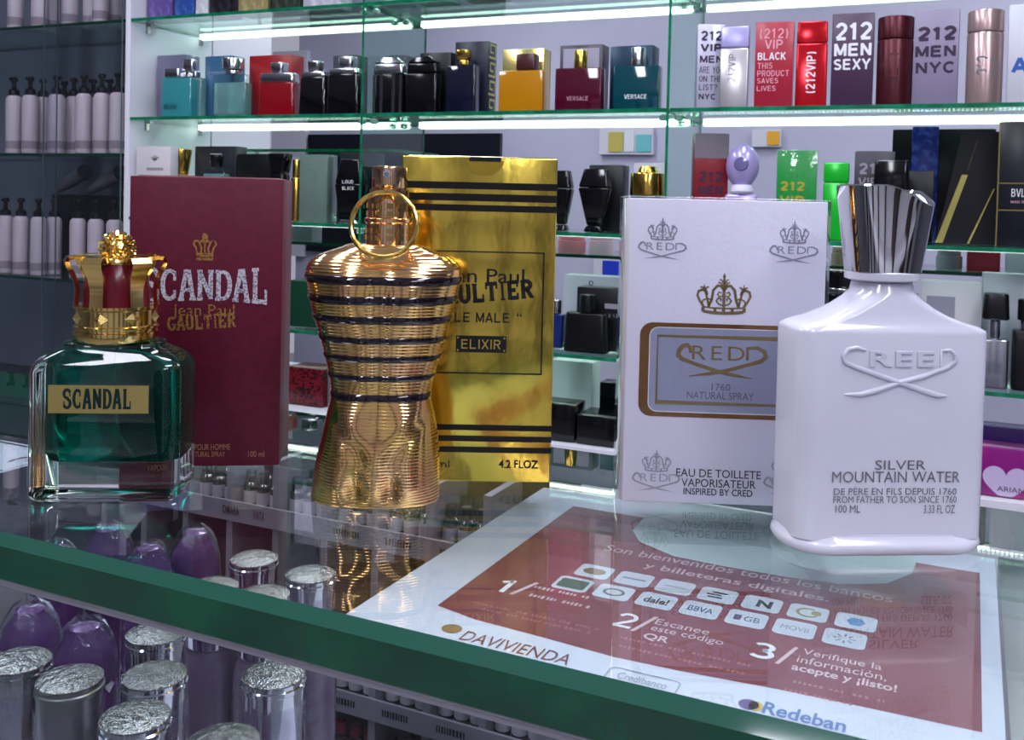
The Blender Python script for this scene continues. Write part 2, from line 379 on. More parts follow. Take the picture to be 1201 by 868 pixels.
# ================================================================== display unit
SL = s_at(152, 0, ZB); S1 = s_at(424, 0, ZB); S2 = s_at(783, 0, ZB); S3 = S2 + .747
PT = s_at(152, 0, ZB) - s_at(146.3, 0, ZB)
unit = thing('display_unit', 'white display unit of lit glass shelves holding boxed perfumes', 'shelving', UN * DU, -TH)
UTOP = 1.0
def upart(name, mb, m, parent=unit, **kw): return mb.build(name, m, parent, **kw)
def pane(mb, x0, x1, y0, y1, z0, z1, thin='z'):
    """glass sheet: big faces clear (0), narrow faces green (1)"""
    o = len(mb.f); mb.box(x0, x1, y0, y1, z0, z1)
    ax = {'z': (0, 1), 'x': (3, 5), 'y': (2, 4)}[thin]
    for i in range(6): mb.mi[o + i] = 0 if i in ax else 1
    return mb
DEP = .306
upart('side_panel', MB().box(SL - PT, SL, 0, DEP + .004, FLOOR_Z, UTOP), M_WHITE, smooth=False)
upart('side_panel', MB().box(SL - PT, SL, DEP + .010, .585, FLOOR_Z, UTOP), M_WHITE, smooth=False)
upart('base_cabinet', MB().box(SL, S3, .004, .585, FLOOR_Z, ZE - .002), M_WHITE, smooth=False)
levels = [ZA, ZB, ZC, ZD]
bays = [(SL, S1 - .004), (S1 + .004, S2 - .004), (S2 + .004, S3)]
GT = .008
M_CLIP = mat('clear_clip', (200, 235, 220), 0.08, trans=.6)
for z in levels:
    for bi, (a, b) in enumerate(bays):
        upart('glass_shelf', pane(MB(), a + .001, b, 0, DEP - .004, z - GT, z), [M_SHEET, M_EDGE], smooth=False)
        mb = MB(); zt = z - GT - .001
        if bi == 2:
            k = int((b - a - .03) / .0085)
            for q in range(k):
                x = a + .015 + q * .0085; mb.box(x, x + .0055, .246, .253, zt - .005, zt)
        else:
            mb.box(a + .012, b - .012, .246, .253, zt - .0055, zt)
        st = upart('led_strip', mb, M_LED, smooth=False)
        upart('backing', MB().box(a + .012, b - .012, .2545, .259, zt - .009, zt + .0005), M_WHITE, st, smooth=False)
    for tt in (.058, .262):
        mb = MB().box(SL + .0005, SL + .007, tt - .005, tt + .005, z - GT - .022, z - GT - .0005)
        mb.box(SL + .0005, SL + .018, tt - .006, tt + .006, z - GT - .004, z - GT - .0005)
        upart('shelf_bracket', mb, M_STEEL, smooth=False)
for z in (ZR, ZR + .262, ZR + .5):
    for tt in (.34, .52):
        mb = MB().box(SL + .0005, SL + .007, tt - .005, tt + .005, z - GT - .022, z - GT - .0005)
        upart('shelf_bracket', mb, M_STEEL, smooth=False)
for s in (S1, S2, S3):
    upart('glass_divider', pane(MB(), s - .003, s + .003, .001, DEP - .006, ZE, UTOP, 'x'), [M_SHEET, M_EDGE], smooth=False)
    for z in levels:
        for tt in (.03, .17):
            for d in (-1, 1):
                upart('shelf_clip', MB().lathe([(.002, 0), (.009, .002), (.010, .010), (.004, .014)], 10, M=Matrix.Translation((s + d * .016, tt, z - GT - .0155))), M_CLIP)
upart('rear_glass_shelf', pane(MB(), SL + .001, S3, DEP + .012, .58, ZR - GT, ZR), [M_SHEET, mat('dark_green_edge', (6, 60, 44), .2)], smooth=False)
upart('rear_glass_shelf', pane(MB(), SL + .001, S1 - .1, DEP + .012, .58, ZR + .25, ZR + .258), [M_SHEET, M_EDGE], smooth=False)

# ================================================================== shampoo cabinet at the left
CL, CRT = SL - 1.3, SL - PT
cab = thing('shampoo_cabinet', 'dim grey cabinet with sliding glass doors full of pump bottles', 'cabinet', UN * DU, -TH)
M_SLATE = mat('slate_laminate', (118, 120, 136), 0.5, vary=(4, (128, 130, 146), .3, .7))
MB().box(CL, CRT - .001, .30, .32, FLOOR_Z, UTOP).build('back_panel', M_SLATE, cab, smooth=False)
MB().box(CL - .02, CL, 0, .32, FLOOR_Z, UTOP).build('side_panel', M_SLATE, cab, smooth=False)
MB().box(CL, CRT - .001, 0.0, .30, FLOOR_Z, HC - .56).build('base', mat('dark_slate', (58, 60, 70), .45), cab, smooth=False)
CZ = [HC + .4545, HC + .103, HC - .239]
for z in CZ:
    pane(MB(), CL, CRT - .001, .012, .298, z - .008, z).build('glass_shelf', [M_SHEET, mat('dark_green_edge', (6, 60, 44), .2)], cab, smooth=False)
sd = s_at(50, -.01, HC)
M_DOOR = sheet_glass('door_glass', (246, 247, 250), 0.05)
pane(MB(), sd, CRT - .002, -.012, -.007, HC - .56, UTOP, 'y').build('sliding_door', [M_DOOR, mat('door_edge', (70, 90, 92), .3)], cab, smooth=False)
pane(MB(), CL, sd + .04, -.004, .001, HC - .56, UTOP, 'y').build('sliding_door', [M_DOOR, mat('door_edge', (70, 90, 92), .3)], cab, smooth=False)

# ================================================================== glass counter
EF = sum(on_z(x, y).dot(E2) for x, y in ((0, 625.7), (200, 676), (380, 721), (520, 759), (700, 801), (800, 826))) / 6
EB = sum(on_z(x, y).dot(E2) for x, y in ((651, 526.7), (721, 536), (1150, 590))) / 3
A0, A1 = -.62, .42
CTM = Matrix((E1, E2, Vector((0, 0, 1)))).transposed().to_4x4()
counter = thing('glass_counter', 'glass showcase counter with a thick green-edged glass top', 'counter', (0, 0, 0), -BE)
GTH = .016
M_TOP = sheet_glass('counter_glass', (246, 250, 249), 0.07)
M_THICK = mat('thick_glass_edge', (0, 66, 44), .08, spec=.6, coat=1.0, vary=(26, (0, 92, 62), .4, .7)); M_BEVEL = mat('glass_bevel', (24, 74, 60), .06, spec=.8, coat=1.0)
mb = MB(); bv = .0035
prof = [(EF + bv, 0), (EB, 0), (EB, -GTH), (EF + .001, -GTH), (EF, -GTH + .001), (EF, -bv)]
r0 = [(A0, y, z) for y, z in prof]; r1 = [(A1, y, z) for y, z in prof]
mb.add(r0 + r1, [(0, 1, 7, 6)], 0); mb.add(r0 + r1, [(2, 3, 9, 8)], 0)
mb.add(r0 + r1, [(3, 4, 10, 9), (4, 5, 11, 10), (1, 2, 8, 7), tuple(range(6)), tuple(range(11, 5, -1))], 1); mb.add(r0 + r1, [(5, 0, 6, 11)], 2)
top = mb.build('glass_top', [M_TOP, M_THICK, M_BEVEL], counter, smooth=False, fix=False)
bm = bmesh.new(); bm.from_mesh(top.data); bmesh.ops.remove_doubles(bm, verts=bm.verts[:], dist=1e-6); bmesh.ops.recalc_face_normals(bm, faces=bm.faces[:]); bm.to_mesh(top.data); bm.free()
SF = -.225
MB().box(A0, A1, EF + .0015, EF + .009, -GTH - .0022, -GTH - .0004).build('edge_gasket', mat('gasket_grey', (150, 146, 158), .5), counter, smooth=False)
pane(MB(), A0 + .01, A1 - .01, EF + .010, EF + .014, SF, -GTH - .0005, 'y').build('front_glass', [sheet_glass('front_glass', (236, 240, 242), .03), M_EDGE], counter, smooth=False)
MB().box(A0, A1, EF + .004, EB, SF - .03, SF - .001).build('showcase_floor', M_WHITE, counter, smooth=False)
MB().box(A0 + .02, A1 - .02, EF + .03, EB - .02, FLOOR_Z, SF - .0305).build('base', mat('counter_base', (150, 146, 160), .4), counter, smooth=False)
ax = on_z(1193, 848).dot(E1)
for a in (A0, A1 - .008):
    pane(MB(), a, a + .006, EF + .016, EB - .002, SF, -GTH - .0005, 'x').build('end_glass', [M_SHEET, M_EDGE], counter, smooth=False)
MB().box(ax, ax + .012, EF + .012, EB - .01, -GTH - .012, -GTH - .0005).build('support_rail', M_STEEL, counter, smooth=False)

# ---- payment poster lying under the glass
ZP = -GTH - .0006
def cp(px, py, z=ZP):
    q = on_z(px, py, z); return q.dot(E1), q.dot(E2)
pl = sum(cp(x, y)[0] for x, y in ((395, 712), (520, 645), (650, 575))) / 3
pr = sum(cp(x, y)[0] for x, y in ((1201, 735), (1142, 866))) / 2
pb = EF + .004
pt_ = EB - .012
poster = thing('payment_poster', 'red and white payment poster lying flat under the counter glass', 'poster', ct(0, 0, 0), -BE)
M_PAPER = mat('poster_paper', (206, 210, 226), .45); M_RED = mat('poster_red', (134, 66, 72), .45, vary=(14, (122, 58, 70), .35, .7))
MB().box(pl, pr, pb + .002, pt_, ZP - .0006, ZP - .0002).build('sheet', M_PAPER, poster, smooth=False)
def ground(mb, pts, z, mi=0): return mb.add([(a, b, z) for a, b in pts], [tuple(range(len(pts)))], mi)
red_px = [(488, 704), (557, 726), (640, 748), (720, 770), (800, 787), (913, 808), (1010, 828), (1102, 847)]
pts = [cp(*q) for q in red_px]
ar = cp(1150, 727)[0]; al = cp(600, 646)[0]
pts = [(al, pts[0][1])] + pts[1:-1] + [(ar, pts[-1][1])] + [(ar, pt_ - .02), (al, pt_ - .02)]
ground(MB(), pts, ZP - .00015).build('red_panel', M_RED, poster, smooth=False, fix=False)
blob = [(742, 622), (750, 635), (790, 652), (850, 664), (920, 676), (985, 685), (1040, 684), (1070, 672), (1076, 655), (1060, 640), (1020, 612), (960, 596), (880, 586), (800, 590), (757, 605)]
ground(MB(), [cp(*q) for q in blob], ZP - .0001).build('white_patch', mat('poster_mint', (196, 216, 216), .45), poster, smooth=False, fix=False)
M_PINK = mat('poster_pale_print', (214, 190, 198), .5)
def pline(txt, p0, p1, hgt, m=M_PINK, z=ZP - .00005, bold=0.0, shear=0.0, name='lettering', up=0.0):
    """line of lettering along the counter from picture point p0 to p1 (its middle height), hgt in metres"""
    a, b = cp(*p0); c, d = cp(*p1); mid = (b + d) / 2
    mb = MB(); letter(mb, txt, a, c, mid - hgt / 2, mid + hgt / 2, bold=bold, shear=shear, fn=lambda X, Z: (X, Z, z))
    return mb.build(name, m, poster, smooth=False, fix=False)
pline('Son bienvenidos todos los bancos', (712, 641), (1047, 704), .0068)
pline('y billeteras digitales.', (757, 662), (972, 705), .0072, bold=.008)
def pdash(p0, p1, hgt, m):
    """a line of print too small to read: short strokes of word length"""
    a, b = cp(*p0); c, d = cp(*p1); mid = (b + d) / 2; x = a; mb = MB(); rd = random.Random(int(p0[0]))
    while x < c:
        l = rd.uniform(.003, .008); q = x
        while q < min(x + l, c):
            h2 = hgt * rd.uniform(.35, .6); g = rd.uniform(.0006, .0011); ground(mb, [(q, mid - h2), (q + g, mid - h2), (q + g, mid + h2), (q, mid + h2)], ZP - .00005); q += g + .0006
        x += l + .002
    return mb.build('small_print', m, poster, smooth=False, fix=False)
M_TILE = mat('poster_tile', (200, 208, 220), .45)
row1 = [(700, 667.7), (743.7, 678), (791.5, 689.5), (841.8, 699), (893.8, 709.6), (948, 720), (1004, 729.4)]
row2 = [(675, 682), (721.5, 693), (770.7, 705.5), (822.4, 717), (876.8, 727.6), (932.7, 738.5), (990.5, 749)]
def rr2(cx, cy, hw, hh, r, k=4):
    return [(x, y) for x, y, z in rrect(hw, hh, r, 0, k, cx, cy)]
def mat2(n, c): return mat(n, c, .5)
for ri, row in enumerate((row1, row2)):
    ys = sum(cp(*q)[1] for q in row) / 7; xs = [cp(*q)[0] for q in row]; st = (xs[-1] - xs[0]) / 6
    for i in range(7):
        x = xs[0] + st * i; z = ZP - .00005
        ground(MB(), rr2(x, ys, st * .42, .0062, .002), z).build('app_tile', M_TILE, poster, smooth=False, fix=False)
        zz = z + .00004; mb = MB(); fn = lambda X, Z: (X, Z, zz)
        k = (ri, i); hw = st * .28
        if k == (0, 0): ground(mb, rr2(x, ys, hw, .003, .003), zz); mm = mat2('tile_gold', (120, 96, 50))
        elif k == (0, 1): ground(mb, rr2(x, ys, hw, .0007, .0004), zz); mm = mat2('tile_grey', (140, 146, 160))
        elif k == (0, 2): ground(mb, rr2(x, ys, hw * .9, .0004, .0003), zz); mm = mat2('tile_grey', (140, 146, 160))
        elif k == (0, 3):
            for q, dx in ((-.0022, -.0006), (0, -.0012), (.0022, .0004)): ground(mb, rr2(x + dx, ys + q, hw * .62, .0007, .0005), zz)
            mm = mat2('tile_dark', (44, 46, 54))
        elif k == (0, 4): letter(mb, 'N', x - hw * .4, x + hw * .8, ys - .0032, ys + .0032, bold=.05, fn=fn); mm = mat2('tile_dark', (44, 46, 54))
        elif k == (0, 5):
            mb.add([(p[0], p[1], zz) for p in []], []); a_ = arc(x, ys, hw * .8, .0034, 60, 330, 14); t2 = MB().ribbon(a_, .0011); mb.add([(p.x, p.z, zz) for p in t2.v], t2.f)
            ground(mb, rr2(x + hw * .6, ys + .0005, .0016, .0018, .001), zz); mm = mat2('tile_olive', (150, 150, 90))
        elif k == (0, 6): ground(mb, [(x + hw * .7 * math.cos(a), ys + .0036 * math.sin(a)) for a in [PI / 3 * q for q in range(6)]], zz); mm = mat2('tile_blue', (88, 140, 190))
        elif k == (1, 0): ground(mb, rr2(x, ys, hw * 1.2, .0042, .0012), zz); mm = mat2('tile_green', (24, 104, 84))
        elif k == (1, 1): t2 = MB().ribbon([(x + hw * .8 * math.cos(q * .4), ys + .0028 * math.sin(q * .4)) for q in range(16)], .0011, closed=True); mb.add([(p.x, p.z, zz) for p in t2.v], t2.f); mm = mat2('tile_brown', (110, 100, 100))
        elif k == (1, 2): letter(mb, 'dale!', x - hw, x + hw, ys - .0026, ys + .0026, bold=.03, fn=fn); mm = mat2('tile_dark', (44, 46, 54))
        elif k == (1, 3): letter(mb, 'BBVA', x - hw, x + hw, ys - .0022, ys + .0022, bold=.02, fn=fn); mm = mat2('tile_navy', (70, 90, 130))
        elif k == (1, 4): letter(mb, 'GB', x - hw * .2, x + hw, ys - .002, ys + .002, fn=fn); ground(mb, rr2(x - hw * .7, ys, .0012, .0022, .0005), zz); mm = mat2('tile_plum', (90, 80, 110))
        elif k == (1, 5): letter(mb, 'MOVII', x - hw, x + hw, ys - .0018, ys + .0018, fn=fn); mm = mat2('tile_grey', (140, 146, 160))
        else:
            for q in range(8):
                a = PI / 4 * q; t2 = MB().ribbon([(x + hw * .35 * math.cos(a), ys + .0015 * math.sin(a)), (x + hw * .8 * math.cos(a), ys + .0038 * math.sin(a))], .0007); mb.add([(p.x, p.z, zz) for p in t2.v], t2.f)
            mm = mat2('tile_grey', (140, 146, 160))
        mb.build('app_mark', mm, poster, smooth=False, fix=False)
def pbig(txt, p0, p1, hgt, wt):
    a, b = cp(*p0); c, d = cp(*p1); mid = (b + d) / 2
    mb = MB(); block(mb, txt, a, c, mid - hgt / 2, mid + hgt / 2, 0, wt, fn=lambda X, Z: (X, Z, ZP - .00005)); mb.build('step_number', M_PRINTW, poster, smooth=False, fix=False)
pbig('1', (582, 683), (606, 691), .0135, .17); pline('/', (608, 687), (622, 693), .014)
pbig('2', (721, 723), (748, 732), .013, .18); pline('/', (748, 728), (764, 735), .014)
pbig('3', (877, 758), (914, 768), .013, .18); pline('/', (914, 765), (932, 772), .014)
pdash((628, 687), (690, 702), .0022, M_PINK); pdash((622, 697), (688, 712), .0022, M_PINK)
pline('Escanee', (770, 728), (832, 742), .0045); pline('este código', (764, 736), (848, 755), .0055); pline('QR', (755, 745), (784, 752), .0052, bold=.02)
pline('Verifique la', (942, 763), (1034, 785), .0055); pline('información,', (935, 773), (1040, 795), .0055); pline('acepte y ¡listo!', (928, 783), (1052, 808), .006, bold=.02)
M_FAINT = mat('poster_faint_print', (176, 110, 116), .5)
for p0, p1 in (((556, 706), (700, 738)), ((566, 714), (690, 742)), ((728, 746), (880, 782)), ((726, 757), (872, 790)), ((930, 800), (1040, 822)), ((920, 808), (1000, 826))):
    pdash(p0, p1, .0016, M_FAINT)
pline('DAVIVIENDA', (545, 743), (668, 776), .0068, mat('poster_dark_red', (112, 62, 72), .5))
def icon(px, py, rx, ry, m, name='logo_mark', n=16):
    a, b = cp(px, py); ground(MB(), [(a + rx * math.cos(q * 2 * PI / n), b + ry * math.sin(q * 2 * PI / n)) for q in range(n)], ZP - .00004).build(name, m, poster, smooth=False, fix=False)
icon(530, 737, .0034, .0032, mat2('logo_brown', (140, 110, 70)))
icon(878, 826, .0028, .003, mat2('logo_violet', (92, 80, 130))); icon(886, 828, .002, .0028, mat2('logo_yellow', (200, 176, 70)))
pline('Redeban', (895, 830), (993, 851), .0068, mat2('logo_blue', (86, 120, 176)), bold=.02)
a, b = cp(753, 798); t2 = MB().ribbon(rr2(a, b, .0105, .0042, .002), .0005, closed=True)
mb = MB(); mb.add([(p.x, p.z, ZP - .00004) for p in t2.v], t2.f); mb.build('logo_outline', mat2('logo_grey', (150, 152, 166)), poster, smooth=False, fix=False)
pline('Credibanco', (724, 792), (783, 804), .0042, mat2('logo_grey', (150, 152, 166)), bold=.01)

# ================================================================== things on the counter
def emblem_crown(mb, x0, x1, z0, z1, y, wt, fine=True):
    """open crown outline: band, scrolled arches, finials"""
    W, H = x1 - x0, z1 - z0
    def q(pts): return [(x0 + a * W, z0 + b * H) for a, b in pts]
    mb.ribbon(q([(.13, .03), (.3, .0), (.5, -.01), (.7, 0), (.87, .03)]), wt * 1.5, y); mb.ribbon(q([(.11, .14), (.3, .115), (.5, .11), (.7, .115), (.89, .14)]), wt * .8, y)
    for a in (.12, .34, .5, .66, .88): mb.ribbon(q([(a, .02), (a, .13)]), wt * 1.6, y)
    for sg in (-1, 1):
        def mz(pts): return q([(.5 + sg * a, b) for a, b in pts])
        mb.ribbon(mz([(.37, .15), (.44, .28), (.49, .42), (.47, .53), (.40, .57), (.33, .53), (.31, .44)]), wt * 1.2, y)
        mb.ribbon(mz([(.28, .15), (.23, .3), (.21, .45), (.20, .56), (.12, .68), (.05, .66), (.0, .56)]), wt * 1.3, y)
        mb.ribbon(mz([(.27, .15), (.3, .3), (.33, .45), (.36, .6), (.37, .72)]), [wt * 1.4, wt, wt, wt, .2 * wt], y)
        mb.ribbon(mz([(.35, .56), (.31, .64), (.28, .63)]), wt * .8, y); mb.ribbon(mz([(.35, .56), (.41, .64), (.44, .62)]), wt * .8, y)
        if fine:
            mb.ribbon(mz([(.02, .18), (.1, .22), (.14, .3), (.1, .37), (.05, .34), (.06, .29)]), wt * .8, y)
            mb.ribbon(mz([(.02, .42), (.08, .4), (.12, .46), (.09, .52), (.05, .49)]), wt * .7, y)
            mb.ribbon(mz([(.22, .3), (.3, .36), (.39, .3), (.4, .22)]), wt * .7, y)
            mb.ribbon(mz([(.0, .6), (.06, .74), (.11, .76)]), wt * .7, y); mb.ribbon(mz([(.0, .68), (.05, .82), (.09, .83)]), wt * .6, y)
    mb.ribbon(q([(.5, .13), (.5, .5), (.5, .8), (.5, 1.)]), [wt * 1.4, wt * 1.6, wt * 1.3, .2 * wt], y)
    mb.flat(q([(.5, .84), (.53, .9), (.5, 1.), (.47, .9)]), y)
    return mb
def emblem_hooks(mb, x0, x1, z0, z1, y, wt, txt='RED', zt=None):
    """letters between two hooked canes whose shafts cross below"""
    W, H = x1 - x0, z1 - z0
    def q(pts): return [(x0 + a * W, z0 + b * H) for a, b in pts]
    l = [(.145, .74), (.135, .9), (.1, .98), (.05, .94), (.01, .8), (.0, .66), (.05, .54), (.2, .4), (.45, .2), (.62, .1), (.85, -.0)]
    mb.ribbon(q(l), [wt, wt * 1.2, wt * 1.4, wt * 1.5, wt * 1.5, wt * 1.4, wt * 1.3, wt * 1.2, wt * 1.3, wt * 1.2, wt * .2], y)
    r = [(.79, .56), (.79, .93), (.9, .95), (.98, .84), (1., .68), (.95, .54), (.8, .42), (.55, .22), (.38, .12), (.13, .02)]
    mb.ribbon(q(r), [wt, wt, wt * 1.2, wt * 1.5, wt * 1.5, wt * 1.4, wt * 1.2, wt * 1.2, wt * 1.2, wt * .2], y - .00002)
    letter(mb, txt, x0 + .16 * W, x0 + .76 * W, z0 + .54 * H, z0 + .97 * H, y - .00004, space=1.25)
    return mb
def carton_mesh(t, w_, d_, h_, m, name='carton', r=.0006):
    mb = MB(); soft_box(mb, w_ / 2, d_ / 2, 0, h_, r, 2)
    o = mb.build(name, m, t, angle=50)
    return o

# ---------------------------------------------------------------- burgundy box
def rest(px, py, dpt, rz, w_, corner='r'):
    """base centre of a box whose front bottom corner shows at px,py"""
    P = on_z(px, py); ex = Vector((math.cos(rz), math.sin(rz), 0)); ey = Vector((-math.sin(rz), math.cos(rz), 0))
    return P + ex * (-w_ / 2 if corner == 'r' else w_ / 2) + ey * (dpt / 2)
def pxm(px0, px1, py, P, rz):
    n = Vector((math.sin(rz), -math.cos(rz), 0)); return (on_plane(px1, py, P, n) - on_plane(px0, py, P, n)).length
def pzm(px, py0, P, rz):
    n = Vector((math.sin(rz), -math.cos(rz), 0)); return on_plane(px, py0, P, n).z
rz = math.radians(7); P = on_z(327, 546); W = pxm(152.5, 332.5, 206, P, rz); H = pzm(332.5, 210.5, P, rz); Dp = .040
loc = rest(327, 546, Dp, rz, W)
M_BURG = mat('burgundy_card', (84, 13, 38), .45, spec=.3, bump=(900, .08, 2, (1, 1, 3)), vary=(240, (94, 19, 46), .4, .75))
box = thing('perfume_box', 'tall burgundy perfume box with silver glitter word and gold crown', 'box', loc, rz)
carton_mesh(box, W, Dp, H, M_BURG)
FB = Face(loc, rz, -Dp / 2 - .0002)
M_FLECK = mat('gold_flecked_print', (186, 140, 78), .35, .6, vary=(900, (120, 74, 50), .5, .62))
M_GLITTER = mat('silver_glitter_print', (206, 206, 218), .35, .2, vary=(1300, (120, 100, 122), .5, .6))
x0, x1, z0, z1 = FB.rect(226, 273, 254.6, 305.5); mb = MB(); y = FB.y; cw, ch = x1 - x0, z1 - z0
def cq(pts): return [(x0 + a * cw, z0 + b * ch) for a, b in pts]
mb.flat(cq([(.18, 0), (.82, 0), (.86, .1), (.14, .1)]), y); mb.flat(cq([(.16, .13), (.84, .13), (.86, .27), (.14, .27)]), y)
for sg in (-1, 1):
    mb.ribbon(cq([(.5 + sg * .3, .27), (.5 + sg * .36, .45), (.5 + sg * .46, .58), (.5 + sg * .42, .7), (.5 + sg * .3, .71), (.5 + sg * .22, .64)]), .0008, y)
    mb.ribbon(cq([(.5 + sg * .16, .27), (.5 + sg * .14, .45), (.5 + sg * .22, .62), (.5 + sg * .12, .72), (.5 + sg * .02, .64)]), .0008, y)
mb.flat(cq([(.46, .27), (.54, .27), (.53, .62), (.47, .62)]), y)
mb.flat([(x0 + cw * .5 + cw * .13 * math.cos(a * PI / 8), z0 + ch * .84 + ch * .14 * (1 + .16 * (a % 2)) * math.sin(a * PI / 8)) for a in range(16)], y)
mb.build('crown_emblem', M_FLECK, box, smooth=False, fix=False)
x0, x1, z0, z1 = FB.rect(166, 312, 315, 357)
mb = MB(); slab(mb, 'SCANDAL', x0, x1, z0, z1, y, .25, shape=lambda u: (.10 * math.sin(PI * u), 1 - .10 * math.sin(PI * u)), gap=.02)
mb.build('lettering', M_GLITTER, box, smooth=False, fix=False)
x0, x1, z0, z1 = FB.rect(202, 357, 275, 375); writing(box, 'Jean Paul', x0, x1, z0, z1, y, M_FLECK)
x0, x1, z0, z1 = FB.rect(196, 369, 277, 386); mb = MB(); slab(mb, 'GAULTIER', x0, x1, z0, z1, y, .28, rot=math.radians(4)); mb.build('lettering', M_FLECK, box, smooth=False, fix=False)
M_DIMG = mat('dull_gold_print', (150, 104, 76), .5)
x0, x1, z0, z1 = FB.rect(174, 521, 270, 528); writing(box, 'EAU DE TOILETTE POUR HOMME', x0, x1, z0, z1, y, M_DIMG)
x0, x1, z0, z1 = FB.rect(178, 530, 264, 536); writing(box, 'VAPORISATEUR NATURAL SPRAY', x0, x1, z0, z1, y, M_DIMG)
x0, x1, z0, z1 = FB.rect(291, 529, 310, 536); writing(box, '100 ml', x0, x1, z0, z1, y, M_DIMG)
rsolid(MB(), [(H + .0001, W / 2 - .002, Dp / 2 - .002, .001), (H + .0005, W / 2 - .003, Dp / 2 - .003, .001)], 2).build('top_flap', M_BURG, box)

# ---------------------------------------------------------------- gold foil box
rz = math.radians(1.5); P = on_z(645, 566); W = pxm(475, 657.5, 184, P, rz); H = pzm(657.5, 187, P, rz); Dp = .036
loc = rest(645, 566, Dp, rz, W)
M_FOIL = mat('gold_foil_card', (226, 198, 84), .16, 1.0, bump=(34, .5, 4, (1, 1, .5)))
gbox = thing('perfume_box', 'shiny gold foil perfume box with black stripes and thumb notch', 'box', loc, rz)
carton_mesh(gbox, W, Dp, H, M_FOIL)
G = Face(loc, rz, -Dp / 2 - .0002); y = G.y
for i, (a, b) in enumerate(((212.5, 220.5), (226, 234.5), (239, 246.5), (497, 503.5), (510, 516.5), (523, 529.5))):
    _, _, z0, z1 = G.rect(475, a + 1.5, 657, b + 1.5)
    mb = MB(); mb.box(-W / 2 - .0002, W / 2 + .0002, -Dp / 2 - .0002, Dp / 2 + .0002, z0, z1); mb.build('stripe', mat('black_satin_print', (10, 9, 9), .35), gbox, smooth=False)
x0, x1, z0, z1 = G.rect(500, 295.5, 636.4, 438); lw = .0006
mb = MB(); mb.ribbon([(x0, z0), (x1, z0), (x1, z1), (x0, z1)], lw, y, closed=True); mb.build('frame_line', M_PRINTB, gbox, smooth=False, fix=False)
x0, x1, z0, z1 = G.rect(511, 315, 615, 337); writing(gbox, 'Jean Paul', x0, x1, z0, z1, y, M_PRINTB, bold=.004)
x0, x1, z0, z1 = G.rect(505, 332, 626, 354); mb = MB(); slab(mb, 'GAULTIER', x0, x1, z0, z1, y, .3, rot=math.radians(5.5), gap=.02); mb.build('lettering', M_PRINTB, gbox, smooth=False, fix=False)
x0, x1, z0, z1 = G.rect(517, 366, 612, 379); w3 = x1 - x0; blocks(gbox, 'LE MALE', x0 + w3 * .16, x1 - w3 * .14, z0, z1, y, M_PRINTB, .17); writing(gbox, '“', x0, x0 + w3 * .06, z1 - (z1 - z0) * .35, z1, y, M_PRINTB); writing(gbox, '“', x1 - w3 * .06, x1, z1 - (z1 - z0) * .35, z1, y, M_PRINTB)
x0, x1, z0, z1 = G.rect(534.5, 394, 594, 413.5); mb = MB().flat([(x0, z0), (x1, z0), (x1, z1), (x0, z1)], y); pl_ = mb.build('name_plate', M_PRINTB, gbox, smooth=False, fix=False)
M_FOILPRINT = mat('gold_foil_print', (214, 186, 90), .3, .8)
x0, x1, z0, z1 = G.rect(540, 397.5, 588, 410); blocks(pl_, 'ELIXIR', x0, x1, z0, z1, y - .0001, M_FOILPRINT, .15)
x0, x1, z0, z1 = G.rect(534.5, 394, 594, 413.5)
mb = MB()
for a in (x0 + .0009, x1 - .0009):
    for b in (z0 + .0009, z1 - .0009): mb.flat([(a + .0004 * math.cos(q), b + .0004 * math.sin(q)) for q in [PI / 4 * k for k in range(8)]], y - .0001)
mb.build('rivet', M_FOILPRINT, pl_, smooth=False, fix=False)
x0, x1, z0, z1 = G.rect(490, 540, 527, 548); writing(gbox, '125ml', x0, x1, z0, z1, y, M_PRINTB)
x0, x1, z0, z1 = G.rect(585, 540, 631, 549.5); writing(gbox, '4.2 FLOZ', x0, x1, z0, z1, y, M_PRINTB, bold=.01)
x0, x1, z0, z1 = G.rect(547, 182, 591, 206)
n = 14; cx = (x0 + x1) / 2; hw = (x1 - x0) / 2
mb = MB(); mb.flat([(cx + hw * math.cos(PI + PI * i / n), H - .0012 + (H - .0012 - z0) * math.sin(PI + PI * i / n)) for i in range(n + 1)], y); mb.build('thumb_tab', mat('gold_foil_tab', (214, 182, 70), .3, 1.0), gbox, smooth=False, fix=False)
mb = MB(); mb.box(cx - hw * .85, cx + hw * .85, -Dp / 2 - .0004, -Dp / 2 + .004, H - .0017, H + .0002); mb.build('notch', M_PRINTB, gbox, smooth=False)
rsolid(MB(), [(H + .0003, W / 2 - .001, Dp / 2 - .004, .001, 0, .002), (H + .0007, W / 2 - .002, Dp / 2 - .005, .001, 0, .002)], 2).build('top_flap', M_FOIL, gbox)

